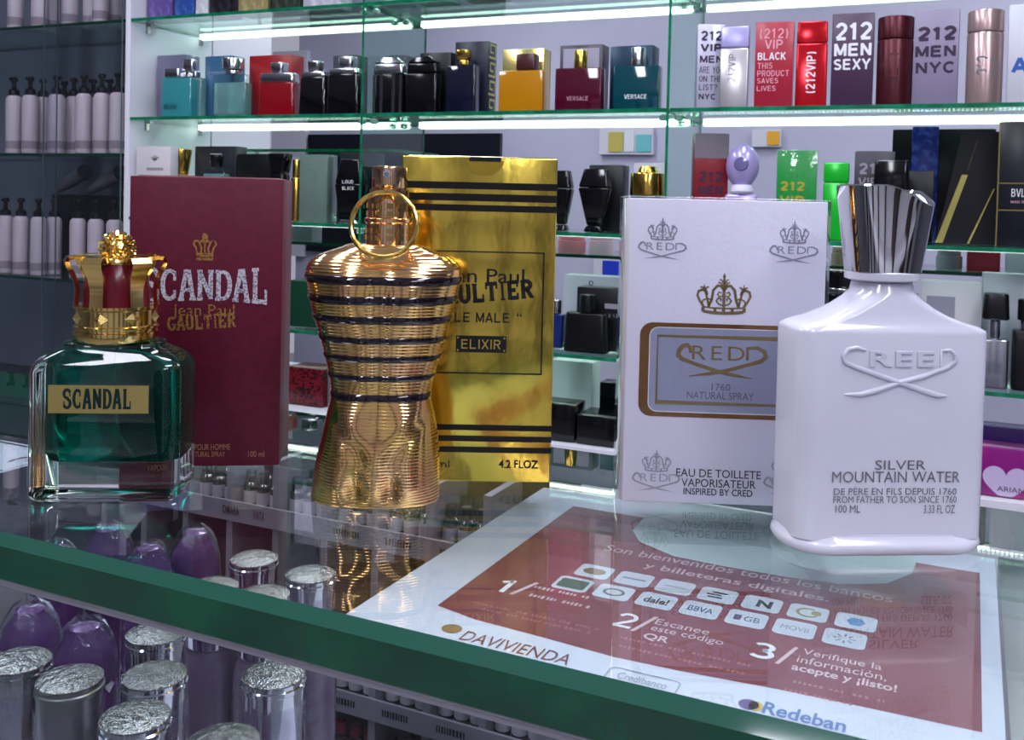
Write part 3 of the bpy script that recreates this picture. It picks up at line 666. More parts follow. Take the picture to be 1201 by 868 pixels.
# ---------------------------------------------------------------- white box
rz = math.radians(-3); P = on_z(729, 587); W = pxm(737, 970, 234, P, rz); H = pzm(737, 232, P, rz); Dp = .044
loc = rest(729, 587, Dp, rz, W, 'l')
M_WCARD = mat('white_card', (214, 212, 226), .4, bump=(700, .04, 2))
wbox = thing('perfume_box', 'white perfume box in cellophane with grey plaque and gold crown', 'box', loc, rz)
carton_mesh(wbox, W, Dp, H, M_WCARD)
Wf = Face(loc, rz, -Dp / 2 - .0002); y = Wf.y
M_SILV = mat('silver_grey_print', (158, 158, 174), .4, .2); M_BRNZ = mat('bronze_foil_print', (142, 122, 84), .3, .55); M_GREYP = mat('grey_print', (92, 90, 102), .5)
for cr, hk in (((760, 255, 794.5, 281), (749, 284, 804.5, 304)), ((915, 259, 949, 285), (903, 288.5, 959, 308.5)), ((753, 527.5, 787, 552.5), (742, 555, 796.5, 576)), ((905, 533, 939, 558), (896, 560.5, 951, 581))):
    mb = MB(); a = Wf.rect(*cr); emblem_crown(mb, *a, y, .00042); b = Wf.rect(*hk); emblem_hooks(mb, *b, y, .0005)
    mb.build('crest', M_SILV, wbox, smooth=False, fix=False)
mb = MB(); emblem_crown(mb, *Wf.rect(817.5, 320, 881, 367), y, .0008); mb.build('crown_emblem', M_BRNZ, wbox, smooth=False, fix=False)
ax0, ax1, az0, az1 = Wf.rect(749.5, 380.5, 951, 491)
M_BRONZE = mat('bronze_foil', (150, 108, 62), .22, .9)
mb = MB(); mb.flat([(x, z) for x, z, _ in [(p[0], p[1], 0) for p in rrect((ax1 - ax0) / 2, (az1 - az0) / 2, .005, 0, 6, (ax0 + ax1) / 2, (az0 + az1) / 2)]], y)
plq = mb.build('plaque_border', M_BRONZE, wbox, smooth=False, fix=False)
bx0, bx1, bz0, bz1 = Wf.rect(761, 386, 940, 485)
M_PLAQ = mat('grey_plaque_card', (146, 150, 172), .35, .15)
mb = MB(); mb.flat([(p[0], p[1]) for p in rrect((bx1 - bx0) / 2, (bz1 - bz0) / 2, .0035, 0, 6, (bx0 + bx1) / 2, (bz0 + bz1) / 2)], y - .0001)
plate = mb.build('plaque', M_PLAQ, wbox, smooth=False, fix=False)
mb = MB(); mb.ribbon([(p[0], p[1]) for p in rrect((bx1 - bx0) / 2, (bz1 - bz0) / 2, .0035, 0, 6, (bx0 + bx1) / 2, (bz0 + bz1) / 2)], .0003, y - .00015, closed=True); mb.build('plaque_rim', M_PRINTW, plate, smooth=False, fix=False)
cx0, cx1, cz0, cz1 = Wf.rect(770.5, 396, 930, 474)
mb = MB(); mb.ribbon([(cx0, cz0), (cx1, cz0), (cx1, cz1), (cx0, cz1)], .0009, y - .00018, closed=True); mb.build('frame_line', M_BRNZ, plate, smooth=False, fix=False)
mb = MB(); emblem_hooks(mb, *Wf.rect(795, 405, 898, 443), y - .0002, .0012); mb.build('hook_emblem', M_BRNZ, plate, smooth=False, fix=False)
writing(plate, '1760', *Wf.rect(834.5, 450, 856.5, 458), y - .0002, M_GREYP); writing(plate, 'NATURAL SPRAY', *Wf.rect(805.5, 460, 884, 468.5), y - .0002, M_GREYP)
M_DKP = mat('dark_grey_print', (62, 60, 70), .5)
writing(wbox, 'EAU DE TOILLETE', *Wf.rect(793, 551, 892.5, 560.5), y, M_DKP, bold=.004); writing(wbox, 'VAPORISATEUR', *Wf.rect(799, 562.5, 886.5, 572), y, M_DKP, bold=.004)
writing(wbox, 'INSPIRED BY CRED', *Wf.rect(801.5, 573.5, 882.5, 581.5), y, M_DKP, bold=.01)
mb = MB(); soft_box(mb, W / 2 + .0012, Dp / 2 + .0012, .0003, H + .0009, .001, 2); mb.build('cellophane', sheet_glass('cellophane_clear', (253, 253, 255), .02, .05, bump=(40, .4, 2)), wbox, angle=50)

# ---------------------------------------------------------------- white bottle with chrome cap
rz = math.radians(5)
cb = on_z(1031, 640) + Vector((0, .006, 0)); cb.z = 0
dB = (cb - EYE).dot(FWD); K = dB / F            # metres per picture pixel at the bottle
wb = thing('perfume_bottle', 'opaque white perfume bottle with slanted chrome cap and embossed canes', 'bottle', cb, rz)
M_OPAL = mat('white_opal_glass', (208, 207, 222), .16, coat=.6)
def zc(py, px=1031): return (on_plane(px, py, cb, Vector((0, -1, 0)))).z
hw = 111.5 * K; hd = .0150
zb1, zsh = zc(622), zc(383)
prof = [(zc(617), 111 * K, hd, .007), (zc(500), 111.3 * K, hd, .007), (zsh - .001, 111.5 * K, hd, .007), (zsh + .0002, 110.3 * K, hd - .0004, .0066),
        (zc(378), 102 * K, hd - .001, .006), (zc(373), 84 * K, hd - .0015, .0058), (zc(366), 66 * K, hd - .002, .006), (zc(358), 51 * K, .0126, .0062), (zc(349), 39.5 * K, .0122, .0075),
        (zc(341), 34.5 * K, .0115, .010), (zc(330), 33.5 * K, .0105, .0102)]
mb = MB(); rsolid(mb, prof, 8); mb.build('body', M_OPAL, wb, angle=60)
mb = MB(); z1 = zc(615); hb = 119 * K; db = hd + .0032
rsolid(mb, [(.0004, hb - .0028, db - .0028, .014), (.0000, hb - .0024, db - .0024, .014), (.0012, hb - .0006, db - .0006, .0155), (z1 * .5, hb, db, .016), (z1 - .0012, hb - .0006, db - .0006, .0155), (z1 + .0004, hb - .0030, db - .0030, .014), (z1 + .0012, hb - .0075, db - .0030, .010)], 10)
mb.build('base_flange', M_OPAL, wb, angle=60)
mb = MB(); za, zb_ = zc(328.5), zc(317)
rsolid(mb, [(za, 37 * K, .0116, .0112), (za + .0006, 41.5 * K, .0128, .0124), (zb_ - .0006, 41.5 * K, .0128, .0124), (zb_, 38 * K, .0118, .0114)], 8); mb.build('neck_ring', M_OPAL, wb)
# cap: oval tapering down, slanted dished top
M_CAP = mat('cap_chrome', (214, 214, 216), .04, 1.0)
n = 48; rings = []; zlo = zc(317.5) ; zhi = zc(219)
def capring(u, sx, sy, sh=0):
    out = []
    for j in range(n):
        a = 2 * PI * j / n; q = 2.6
        X = sx * math.copysign(abs(math.cos(a)) ** (2 / q), math.cos(a)); Y = sy * math.copysign(abs(math.sin(a)) ** (2 / q), math.sin(a))
        out.append((X, Y, u))
    return out
def slant(x, y_):
    fx = min(max((x / .0155 + .4) / 1.2, 0), 1); fx = fx * fx * (3 - 2 * fx); fy = min(max((.35 - y_ / .012) / 1.2, 0), 1)
    return -.0056 * fx * fy - .0014 * max(0, x / .016)
for k in range(13):
    v = k / 12; sx = (40.5 + 12 * v) * K; sy = .0118 + .0022 * v
    r_ = capring(0, sx, sy); rings.append([(x, y_, zlo + (zhi + slant(x, y_) - zlo) * v) for x, y_, _ in r_])
rings.append([(x * .965, y_ * .955, z + .0005) for x, y_, z in rings[-1]]); 
for q in (.9, .82, .5, .12): rings.append([(x * q, y_ * q, zhi + slant(x * q, y_ * q) - .0008) for x, y_, _ in [(p[0], p[1], 0) for p in rings[12]]])
mb = MB(); mb.loft(rings); mb.build('cap', M_CAP, wb, angle=28)
C = Face(cb, rz, -hd - .0003); y = C.y
M_TAUPE = mat('taupe_print', (110, 106, 118), .4)
def em(pts, r, rr=None):
    P3 = [(a, -hd + .0001, b) for a, b in [C.xz(*q) for q in pts]]
    mb = MB(); mb.tube(P3, r, 8, flat=1.0, rr=rr); return mb.build('embossed_cane', M_OPAL, wb, angle=70)
em([(1016, 411), (1005, 408), (995, 410), (989, 418), (991, 425), (1004, 431), (1030, 440), (1055, 449), (1085, 459), (1100, 464), (1111, 464.5)], .0008, [.0006, .0008, .0009, .0009, .0009, .0009, .001, .001, .0011, .001, .0004])
em([(1104, 430), (1105, 411.5), (1115, 411), (1121, 416), (1121, 424), (1112, 431), (1085, 441), (1055, 449), (1025, 459), (1010, 463), (991, 463)], .0008, [.0006, .0007, .0008, .0009, .0009, .0009, .0009, .001, .0011, .001, .0004])
x0, x1, z0, z1 = C.rect(1020, 412, 1099, 430.5)
vs, fs = glyphs('REED', .012, 0, 1.15)
mb = MB(); Wd, Hh = x1 - x0, z1 - z0
cv = bpy.data.curves.new('emboss_curve', 'FONT'); cv.body = 'REE'; cv.extrude = .05; cv.bevel_depth = .02; cv.offset = .004; cv.space_character = 1.15; cv.resolution_u = 3
ob = bpy.data.objects.new('emboss_source', cv); me = bpy.data.meshes.new_from_object(ob)
X = [v.co.x for v in me.vertices]; Y = [v.co.y for v in me.vertices]
mb.add([(x0 + (v.co.x - min(X)) / (max(X) - min(X)) * Wd * .96, -hd - v.co.z * .008, z0 + (v.co.y - min(Y)) / (max(Y) - min(Y)) * Hh) for v in me.vertices], [tuple(p.vertices) for p in me.polygons])
mb.build('embossed_letters', M_OPAL, wb, angle=40)
bpy.data.objects.remove(ob); bpy.data.meshes.remove(me)
for tx, r_, bo in (('SILVER', (1026.5, 540, 1086, 551), 0), ('MOUNTAIN WATER', (976, 553, 1126, 566), 0), ('DE PÈRE EN FILS DEPUIS 1760', (978, 570.5, 1122, 580.5), 0), ('FROM FATHER TO SON SINCE 1760', (977.5, 582, 1122, 590), 0), ('100 ML', (980, 592.5, 1009, 601.5), 0), ('3.33 FL OZ', (1083.5, 592.5, 1120, 602), 0)):
    writing(wb, tx, *C.rect(*r_), y, M_TAUPE, bold=bo)

# ---------------------------------------------------------------- gold torso bottle
rz = math.radians(2)
gb = on_z(436, 598) + Vector((0, .016, 0)); gb.z = 0
dG = (gb - EYE).dot(FWD); KG = dG / F
tb = thing('perfume_bottle', 'gold torso-shaped perfume bottle with dark stripes and a pull ring', 'bottle', gb, rz)
def zg(py): return on_plane(436, py, gb, Vector((0, -1, 0))).z
ctl = [(601, 366.5, 503, .0135), (597, 361, 507, .0150), (586, 359.5, 508, .0158), (566, 361, 508, .0162), (535, 365, 507, .0165), (510, 370.6, 505, .0160), (480, 376.7, 499.5, .0145), (461, 380.5, 495.5, .0134), (447, 379, 498, .0134), (433, 376.5, 501, .0138),
       (408, 370.3, 508, .0150), (383, 363, 514.5, .0162), (357.5, 355.5, 521, .0170), (332, 350.3, 527.5, .0172), (320, 348.5, 529.5, .0168), (314, 349.5, 529.2, .0160), (306, 354.5, 523.5, .0146), (298, 366, 512, .0128), (290, 388, 492, .0112), (284, 402, 479, .0102)]
ctl = [(zg(a), (b + c) / 2, (c - b) / 2 * KG, d) for a, b, c, d in ctl]
def tsec(z):
    if z <= ctl[0][0]: return ctl[0]
    for i in range(len(ctl) - 1):
        a, b = ctl[i], ctl[i + 1]
        if z <= b[0] + 1e-9:
            p, q = ctl[max(i - 1, 0)], ctl[min(i + 2, len(ctl) - 1)]; u = (z - a[0]) / (b[0] - a[0])
            def h(k):
                m0 = (b[k] - p[k]) / max(b[0] - p[0], 1e-9) * (b[0] - a[0]); m1 = (q[k] - a[k]) / max(q[0] - a[0], 1e-9) * (b[0] - a[0])
                return (2 * u**3 - 3 * u**2 + 1) * a[k] + (u**3 - 2 * u**2 + u) * m0 + (-2 * u**3 + 3 * u**2) * b[k] + (u**3 - u**2) * m1
            return (z, h(1), h(2), h(3))
    return ctl[-1]
ZT = ctl[-1][0]
def gs(x, z, cx, cz, sx, sz): return math.exp(-((x - cx) / sx) ** 2 - ((z - cz) / sz) ** 2)
def relief(x, z):
    """front relief of the torso: chest, belly line, hip creases, thighs"""
    ax = abs(x); r = 0
    r += .0022 * gs(ax, z, .0125, zg(345), .011, .011) - .0010 * gs(x, z, 0, zg(345), .0022, .012)
    r += -.0007 * gs(x, z, 0, zg(420), .0016, .018) + .0006 * gs(ax, z, .006, zg(405), .004, .006) + .0006 * gs(ax, z, .006, zg(435), .004, .005)
    zz = zg(470) - (zg(470) - zg(545)) * min(max(1 - ax / .022, 0), 1)
    r += -.0009 * math.exp(-((z - zz) / .0045) ** 2) * min(max((zg(462) - z) / .004, 0), 1)
    r += .0034 * gs(x, z, 0, zg(540), .0080, .012) + .0030 * gs(ax, z, .0150, zg(552), .0070, .020) - .0050 * gs(ax, z, .0068, zg(568), .0026, .0075)
    r += -.0012 * gs(x, z, 0, zg(594), .003, .006) + .0016 * gs(ax, z, .011, zg(490), .008, .010)
    return r * min(1, max(0, (z - .001) / .007))
NS = 84
def tring(z, off=0.0, rib=0.0):
    _, cxp, hw_, hd_ = tsec(z); cx_ = (cxp - 436) * KG; out = []
    for j in range(NS):
        a = 2 * PI * j / NS; q = 2.45
        X = (hw_ + off + rib) * math.copysign(abs(math.cos(a)) ** (2 / q), math.cos(a)); Y = (hd_ + off + rib) * math.copysign(abs(math.sin(a)) ** (2 / q), math.sin(a))
        if math.sin(a) < 0: Y -= relief(X, z) * min(1, -math.sin(a) * 2)
        out.append((X + cx_, Y, z))
    return out
M_RGOLD = mat('rose_gold_metal', (255, 212, 120), .12, 1.0, vary=(60, (246, 192, 140), .35, .65))
pit = .00125; rings = [tring(0.0, -.0012), tring(.0004, 0)]; z = .0016
while z < ZT - .0005:
    rings.append(tring(z - pit * .32, 0, .00009)); rings.append(tring(z, 0, .00013)); rings.append(tring(z + pit * .3, 0, -.00014)); z += pit
mb = MB(); mb.loft(rings); mb.build('torso', M_RGOLD, tb, angle=75)
M_STRIPE = mat('dark_stripe_lacquer', (26, 14, 26), .12, .5, coat=1.0)
for a, b in ((320.5, 330.5), (342.5, 353), (366, 375), (389.5, 398), (411, 419), (433.5, 441), (455, 464)):
    zs = [zg(b) + (zg(a) - zg(b)) * q / 6 for q in range(7)]
    mb = MB(); offs = [.0000, .0003, .0005, .00055, .0005, .0003, 0.0]
    mb.loft([tring(q, o) for q, o in zip(zs, offs)], 0, False, False); mb.build('stripe', M_STRIPE, tb, angle=75)
# neck, spray head and pull ring
nx = (443 - 436) * KG; M_COPP = mat('copper_gold', (240, 196, 152), .14, 1.0)
def zr(py): return zg(py)
T = Matrix.Translation((nx, 0, 0))
mb = MB(); mb.lathe([(26 * KG, zr(288)), (26 * KG, zr(262)), (28 * KG, zr(260)), (28 * KG, zr(256)), (25 * KG, zr(254)), (25 * KG, zr(236)), (23 * KG, zr(232)), (23 * KG, zr(222)), (19 * KG, zr(221))], 32, M=T)
nk = mb.build('neck', M_COPP, tb)
mb = MB()
for row_ in range(4):
    for j in range(12):
        a = 2 * PI * j / 12 + .13; z_ = zr(250 - row_ * 9 if row_ < 2 else 270 + (row_ - 2) * 8); r_ = (25.2 if row_ < 2 else 26.2) * KG
        mb.box(-.0012, .0012, -.0004, .0004, -.001, .001, 0, T @ Matrix.Rotation(a, 4, 'Z') @ Matrix.Translation((0, -r_, z_)))
mb.build('grip_studs', M_GOLD, nk, smooth=False)
mb = MB(); mb.lathe([(19 * KG, zr(222)), (20.5 * KG, zr(219.5)), (20.5 * KG, zr(197)), (19.5 * KG, zr(195)), (12 * KG, zr(194.5)), (2 * KG, zr(194.3))], 32, M=T); hdp = mb.build('spray_head', M_COPP, tb)
mb = MB(); mb.lathe([(.0016, 0), (.0016, .0008), (.0008, .0010), (.0004, .0003)], 14, M=Matrix.Translation((nx - 1.5 * KG, -20.3 * KG, zr(204))) @ Matrix.Rotation(PI / 2, 4, 'X')); mb.build('nozzle', M_CHROME, hdp)
ry = -.0150; c_ = Vector((nx - 1.5 * KG, ry, zr(262))); R_ = 36.5 * KG
pts = [c_ + Vector((R_ * math.cos(2 * PI * i / 40), -.004 * math.sin(2 * PI * i / 40) * -1, R_ * math.sin(2 * PI * i / 40))) for i in range(40)]
mb = MB(); mb.tube(pts, 3.0 * KG, 10, closed=True); mb.build('pull_ring', mat('yellow_gold', (226, 190, 104), .15, 1.0), tb)
mb = MB(); mb.tube([c_ + Vector((0, .004, R_)), (nx - 1.5 * KG, -20 * KG, zr(222)), (nx, -10 * KG, zr(221))], 2.2 * KG, 8); mb.build('ring_lug', M_GOLD, tb)

# ---------------------------------------------------------------- green bottle with crown cap
rz = math.radians(5)
P = on_z(128, 592); KS = ((P - EYE).dot(FWD)) / F
Wb = pxm(25, 207, 500, P, rz); Db = .034
loc = rest(207, 590, Db, rz, Wb)
sb = thing('perfume_bottle', 'square clear glass bottle of green perfume with gold crown cap', 'bottle', loc, rz)
S = Face(loc, rz, -Db / 2)
def zS(py, px=115): return S.xz(px, py)[1]
M_GLASS = mat('bottle_glass', (250, 252, 252), 0.0, trans=1.0, ior=1.47)
zt = zS(405); zs = zS(432)
mb = MB(); hw, hd = Wb / 2, Db / 2
rsolid(mb, [(.0, hw - .002, hd - .002, .005), (.0010, hw - .0004, hd - .0004, .006), (.0025, hw, hd, .006), (zS(438), hw, hd, .006), (zS(430), hw - .0006, hd - .0005, .007), (zS(423), hw - .0026, hd - .0018, .008), (zS(417), hw - .0060, hd - .003, .009), (zS(411), hw - .0100, hd - .004, .010), (zS(407), .0190, .0128, .011), (zt, .0165, .0125, .012)], 7)
mb.build('glass_body', M_GLASS, sb, angle=50)
x0, x1, z0, z1 = S.rect(47, 419, 200, 546)
M_LIQ = mat('green_perfume', (0, 116, 100), 0.0, trans=.86, ior=1.12, spec=.4)
lw_, ld = (x1 - x0) / 2, hd - .0042; lc = (x0 + x1) / 2
mb = MB(); rsolid(mb, [(z0, lw_ - .004, ld - .004, .003, lc, 0), (z0 + .001, lw_ - .0015, ld - .0015, .004, lc, 0), (z0 + .004, lw_, ld, .005, lc, 0), (z1 - .006, lw_, ld, .005, lc, 0), (z1 - .003, lw_ - .0015, ld - .001, .006, lc, 0), (z1 - .001, lw_ - .004, ld - .002, .006, lc, 0), (z1 + .0002, lw_ - .008, ld - .003, .006, lc, 0)], 6)
mb.build('perfume', M_LIQ, sb, angle=50)
mb = MB(); mb.tube([(lc, 0, zt), (lc, 0, z0 + .02), (lc + .002, -.001, z0 + .010), (lc + .008, -.002, z0 + .002)], .0008, 8); mb.build('dip_tube', mat('dip_tube_plastic', (90, 190, 170), .1, trans=.6), sb)
x0, x1, z0, z1 = S.rect(57, 452, 174.5, 484.5)
mb = MB(); mb.box(x0, x1, -hd - .0006, -hd + .0001, z0, z1); nm = mb.build('name_plate', mat('pale_gold_plate', (206, 186, 110), .3, .85, bump=(40, .1, 3)), sb, smooth=False)
x0, x1, z0, z1 = S.rect(74, 455.5, 156, 479.5); mb = MB(); slab(mb, 'SCANDAL', x0, x1, z0, z1, -hd - .0007, .3, gap=.1); mb.build('lettering', mat('deep_green_print', (6, 40, 36), .4), nm, smooth=False, fix=False)
# crown cap
ccx = S.xz(132.5, 400)[0] + .0005; TC = Matrix.Translation((ccx - .0045, 0, 0)) @ Matrix.Rotation(math.radians(17), 4, 'Z'); kc = KS * .97
def zk(py): return zS(405) + (405 - py) * kc
cap = thing('crown_cap', 'x', 'x'); bpy.data.objects.remove(cap)
prof = [(49.5, 405), (51, 403), (51, 393), (49, 392), (49, 389.5), (51, 388.5), (51, 386), (48.5, 384.5), (48.5, 366), (51, 364), (51, 360.5), (47, 360)]
mb = MB(); mb.lathe([(a * kc, zk(b)) for a, b in prof], 48, M=TC); cc = mb.build('crown_cap', M_GOLD, sb, angle=40)
M_VELV = mat('burgundy_lacquer', (96, 16, 34), .22)
mb = MB(); mb.lathe([(40 * kc, zk(361)), (40 * kc, zk(345)), (37 * kc, zk(325)), (28 * kc, zk(308)), (10 * kc, zk(303))], 32, M=TC); mb.build('red_lining', M_VELV, cc)
for j in range(8):
    a = 2 * PI * (j + .5) / 8
    R4 = TC @ Matrix.Rotation(a, 4, 'Z')
    mb = MB(); h = 9.5 * kc; r_ = 47.6 * kc
    mb.add([(-h, -r_, zk(375)), (0, -r_, zk(375) - h), (h, -r_, zk(375)), (0, -r_, zk(375) + h), (0, -r_ - 6.5 * kc, zk(375))], [(0, 1, 4), (1, 2, 4), (2, 3, 4), (3, 0, 4), (3, 2, 1, 0)], 0, R4)
    mb.build('stud', M_GOLD, cc, smooth=False)
for j, a in enumerate((-28, 28, -82, 82, -140, 140)):
    R4 = TC @ Matrix.Rotation(math.radians(a), 4, 'Z')
    path = [(47.5, 361), (46.5, 350), (46, 340), (48.5, 328), (53, 318), (57.5, 311), (59, 306), (56.5, 302), (49, 301), (40, 303), (30, 306)]
    wds = [8.5, 8.5, 8.6, 9.6, 11, 12, 12.5, 12.5, 11.5, 9.5, 7]
    rings = []
    for i, ((r_, py), wq) in enumerate(zip(path, wds)):
        p0 = Vector(path[max(i - 1, 0)]); p1 = Vector(path[min(i + 1, len(path) - 1)]); d = (p1 - p0).normalized(); nn = Vector((-d.y, d.x)); th = 2.6
        A = Vector((r_, py)) + nn * th; B = Vector((r_, py)) - nn * th; w2 = wq * .62
        rings.append([(-wq * kc, -A.x * kc, zk(A.y)), (-w2 * kc, -B.x * kc, zk(B.y)), (w2 * kc, -B.x * kc, zk(B.y)), (wq * kc, -A.x * kc, zk(A.y))])
    mb = MB(); mb.loft(rings, 0, True, True, True, R4); mb.build('arch', M_GOLD, cc, angle=30)
mb = MB(); mb.lathe([(30 * kc, zk(309)), (31 * kc, zk(306)), (30 * kc, zk(303)), (14 * kc, zk(300)), (5 * kc, zk(299))], 24, M=TC); mb.build('crown_top', M_GOLD, cc)
zc0 = zk(290)
ros = MB()
R4 = TC @ Matrix.Translation((0, -10 * kc, zc0)) @ Matrix.Rotation(PI / 2, 4, 'X')
ros.lathe([(12 * kc, -3 * kc), (13 * kc, 2 * kc), (10 * kc, 5.5 * kc), (5 * kc, 8 * kc), (1 * kc, 8.5 * kc)], 20, M=R4)
rs = ros.build('rosette', M_GOLD, cc)
for lay, (nn_, ri, ro, zz, rad) in enumerate(((16, 11, 22, -1, 3.4), (12, 8, 17.5, 4, 3.4))):
    for i in range(nn_):
        a = 2 * PI * (i + .5 * lay) / nn_; d = Vector((math.cos(a), math.sin(a), 0))
        mb = MB(); mb.tube([d * (ri * kc) + Vector((0, 0, zz * kc)), d * ((ri + ro) / 2 * kc) + Vector((0, 0, (zz + 1.5) * kc)), d * (ro * kc) + Vector((0, 0, zz * kc))], 1, 6, M=R4, rr=[2.0 * kc, rad * kc, rad * .9 * kc]); mb.build('petal', M_GOLD, rs)
mb = MB()
for i in range(7): mb.tube([R4 @ Vector(((-6 + 2 * i) * kc, -4 * kc, 7 * kc)), R4 @ Vector(((-6 + 2 * i) * .8 * kc, 1 * kc, 9 * kc)), R4 @ Vector(((-6 + 2 * i) * 1.1 * kc, 6 * kc, 7 * kc))], .9 * kc, 5)
mb.build('ridges', M_GOLD, rs)

# ================================================================== inside the showcase
ZCAP = -.070
M_CAPTOP = mat('hammered_silver', (178, 176, 174), .22, 1.0, bump=(380, 1.0, 3))
M_MAUVE = mat('mauve_bottle', (146, 124, 150), .25, trans=.35, vary=(30, (170, 150, 172), .3, .7))
M_TAN = mat('tan_bottle', (160, 128, 112), .25, trans=.3)
M_PURP = mat('purple_bottle', (112, 40, 128), .15, trans=.25, coat=.5)
M_PCAP = mat('purple_cap', (120, 74, 140), .15, .3, coat=.5)
M_CRUMP = sheet_glass('crumpled_cellophane', (246, 244, 250), .06, .05, bump=(130, 1.0, 4))
def refill(label, px, py, kind):
    q = on_z(px, py, ZCAP)
    a, b = q.dot(E1), q.dot(E2)
    if b < EF + .034 or b > EB - .018: b = min(max(b, EF + .034), EB - .018)
    t = thing('refill_bottle', label, 'bottle', ct(a, b, SF), random.uniform(0, 6), 'refill bottles in the showcase')
    H = ZCAP - SF
    if kind == 'p':
        MB().lathe([(.011, 0), (.0135, .002), (.0135, H - .034), (.0125, H - .029), (.008, H - .026)], 8).build('body', M_PURP, t, angle=20)
        MB().lathe([(.0105, H - .0265), (.0128, H - .024), (.0130, H - .016), (.0118, H - .010), (.0070, H - .0035), (.0065, H - .0010), (.003, H)], 10).build('cap', M_PCAP, t, angle=25)
        mb = MB(); rings = []
        for i, (r_, z_) in enumerate(((.0142, .001), (.0142, H - .03), (.0139, H - .013), (.0118, H - .006), (.0078, H + .0005), (.0040, H + .0030))):
            rings.append([(r_ * (1 + .05 * math.sin(3 * j + i * 2)) * math.cos(2 * PI * j / 22), r_ * (1 + .05 * math.cos(5 * j + i)) * math.sin(2 * PI * j / 22), z_ + .0008 * math.sin(4 * j)) for j in range(22)])
        mb.loft(rings, 0, False, False); mb.build('wrapping', M_CRUMP, t, angle=60)
    else:
        m = M_MAUVE if kind == 's' else M_TAN
        MB().lathe([(.011, 0), (.0138, .002), (.0138, H - .040), (.0125, H - .034), (.0095, H - .030)], 24).build('body', m, t)
        MB().lathe([(.0122, H - .0295), (.0124, H - .029), (.0124, H - .007), (.0130, H - .0065), (.0130, H - .0050), (.0124, H - .0045), (.0124, H - .003)], 28).build('cap', M_CHROME if kind == 's' else M_STEEL, t)
        MB().lathe([(.0126, H - .0029), (.0126, H - .0022), (.010, H - .0009), (.005, H - .0001), (.001, H)], 28).build('cap_top', M_CAPTOP, t)
        MB().lathe([(.0142, .001), (.0144, H - .036), (.0136, H - .031), (.0132, H - .027), (.0132, H - .012)], 24, cap0=False, cap1=False).build('wrapping', M_CRUMP, t)
    return (a, b)
RB = [('silver-capped refill bottle nearest the bottom edge, two thirds hidden under the counter edge', 181, 785, 's'), ('silver-capped refill bottle under the counter edge with a grooved cap, right of its twin', 252, 768, 's'),
      ('silver-capped refill bottle just below the green edge behind the front two', 183, 736, 's'), ('tan refill bottle with broad silver cap at the far lower left', 82, 789, 't'),
      ('silver-capped refill bottle at the left frame edge below the glass', 22, 768, 's'), ('silver-capped refill bottle seen through the glass, farthest from the edge', 298, 650, 's'),
      ('silver-capped refill bottle seen through the glass below the gold bottle', 364, 668, 's'), ('silver-capped refill bottle seen through the glass close to the green edge', 309, 692, 's'),
      ('silver-capped refill bottle seen through the glass beside the purple bottles', 249, 682, 's'), ('pale refill bottle low behind the green edge, right of the row', 321, 784, 's'), ('mauve refill bottle at the bottom left corner', 10, 842, 't'), ('silver-capped refill bottle at the bottom between two larger caps', 130, 850, 's'), ('silver-capped refill bottle at the bottom under the grooved cap', 262, 862, 's'),
      ('purple refill bottle with twisted cellophane top below the burgundy box', 229, 622, 'p'), ('purple refill bottle under the front of the green perfume bottle', 174, 640, 'p'),
      ('purple refill bottle under the green perfume bottle, farther in', 126, 618, 'p'), ('purple refill bottle below the counter edge at the left frame side', 35, 712, 'p'), ('purple refill bottle below the counter edge, second from the left', 100, 732, 'p'),
      ('purple refill bottle seen through the glass left of the green perfume', 66, 640, 'p')]
done = []
for lb, px, py, k in RB:
    q = on_z(px, py, ZCAP); a, b = q.dot(E1), q.dot(E2); b = min(max(b, EF + .034), EB - .018)
    if any((a - c) ** 2 + (b - d) ** 2 < .0285 ** 2 for c, d in done): continue
    done.append((a, b)); refill(lb, px, py, k)

# ---- rack of small sample vials behind the counter
RE = .606
def rk(px, py, e=RE):
    P = on_plane(px, py, E2 * e, E2); return P.dot(E1), P.z
rx0, rx1 = rk(120, 580)[0], rk(640, 640)[0]; rz1 = rk(300, 597)[1]; rz2 = rk(470, 834)[1]
rack = thing('vial_rack', 'white rack of small dark sample vials seen through the counter glass', 'rack', (0, 0, 0), -BE)
M_RACK = mat('rack_white', (126, 122, 134), .45); M_LILAC = mat('rack_lilac_panel', (128, 118, 138), .5)
MB().box(rx0, rx1, RE + .055, RE + .065, FLOOR_Z, rz1 + .045).build('back_panel', mat('rack_plum_panel', (64, 46, 58), .5), rack, smooth=False)
for z in (rz1, rz2, rz2 - .055):
    MB().box(rx0, rx1, RE + .002, RE + .0545, z - .012, z - .006).build('shelf', M_RACK, rack, smooth=False)
    lip = MB().box(rx0, rx1, RE - .001, RE + .0015, z - .013, z + .003).build('label_strip', M_RACK, rack, smooth=False)
n_ = 9; step = (rx1 - rx0) / n_
for i in range(n_ + 1):
    x = rx0 + i * step; MB().box(x - .003, x + .003, RE + .002, RE + .0545, rz2 - .2, rz1 + .04).build('upright', M_RACK, rack, smooth=False)
MB().box(rx0, rx1, RE + .002, RE + .0545, FLOOR_Z, rz2 - .2005).build('base', M_LILAC, rack, smooth=False)
def striplabel(txt, px, py, wpx, z):
    a, _ = rk(px, py); hw_ = wpx * .00033
    return writing(rack, txt, a - hw_, a + hw_, z - .008, z - .001, RE - .0013, M_PRINTB, bold=.01)
striplabel('OMARA', 272, 594, 26, rz1); striplabel('NATA', 305, 601, 16, rz1)
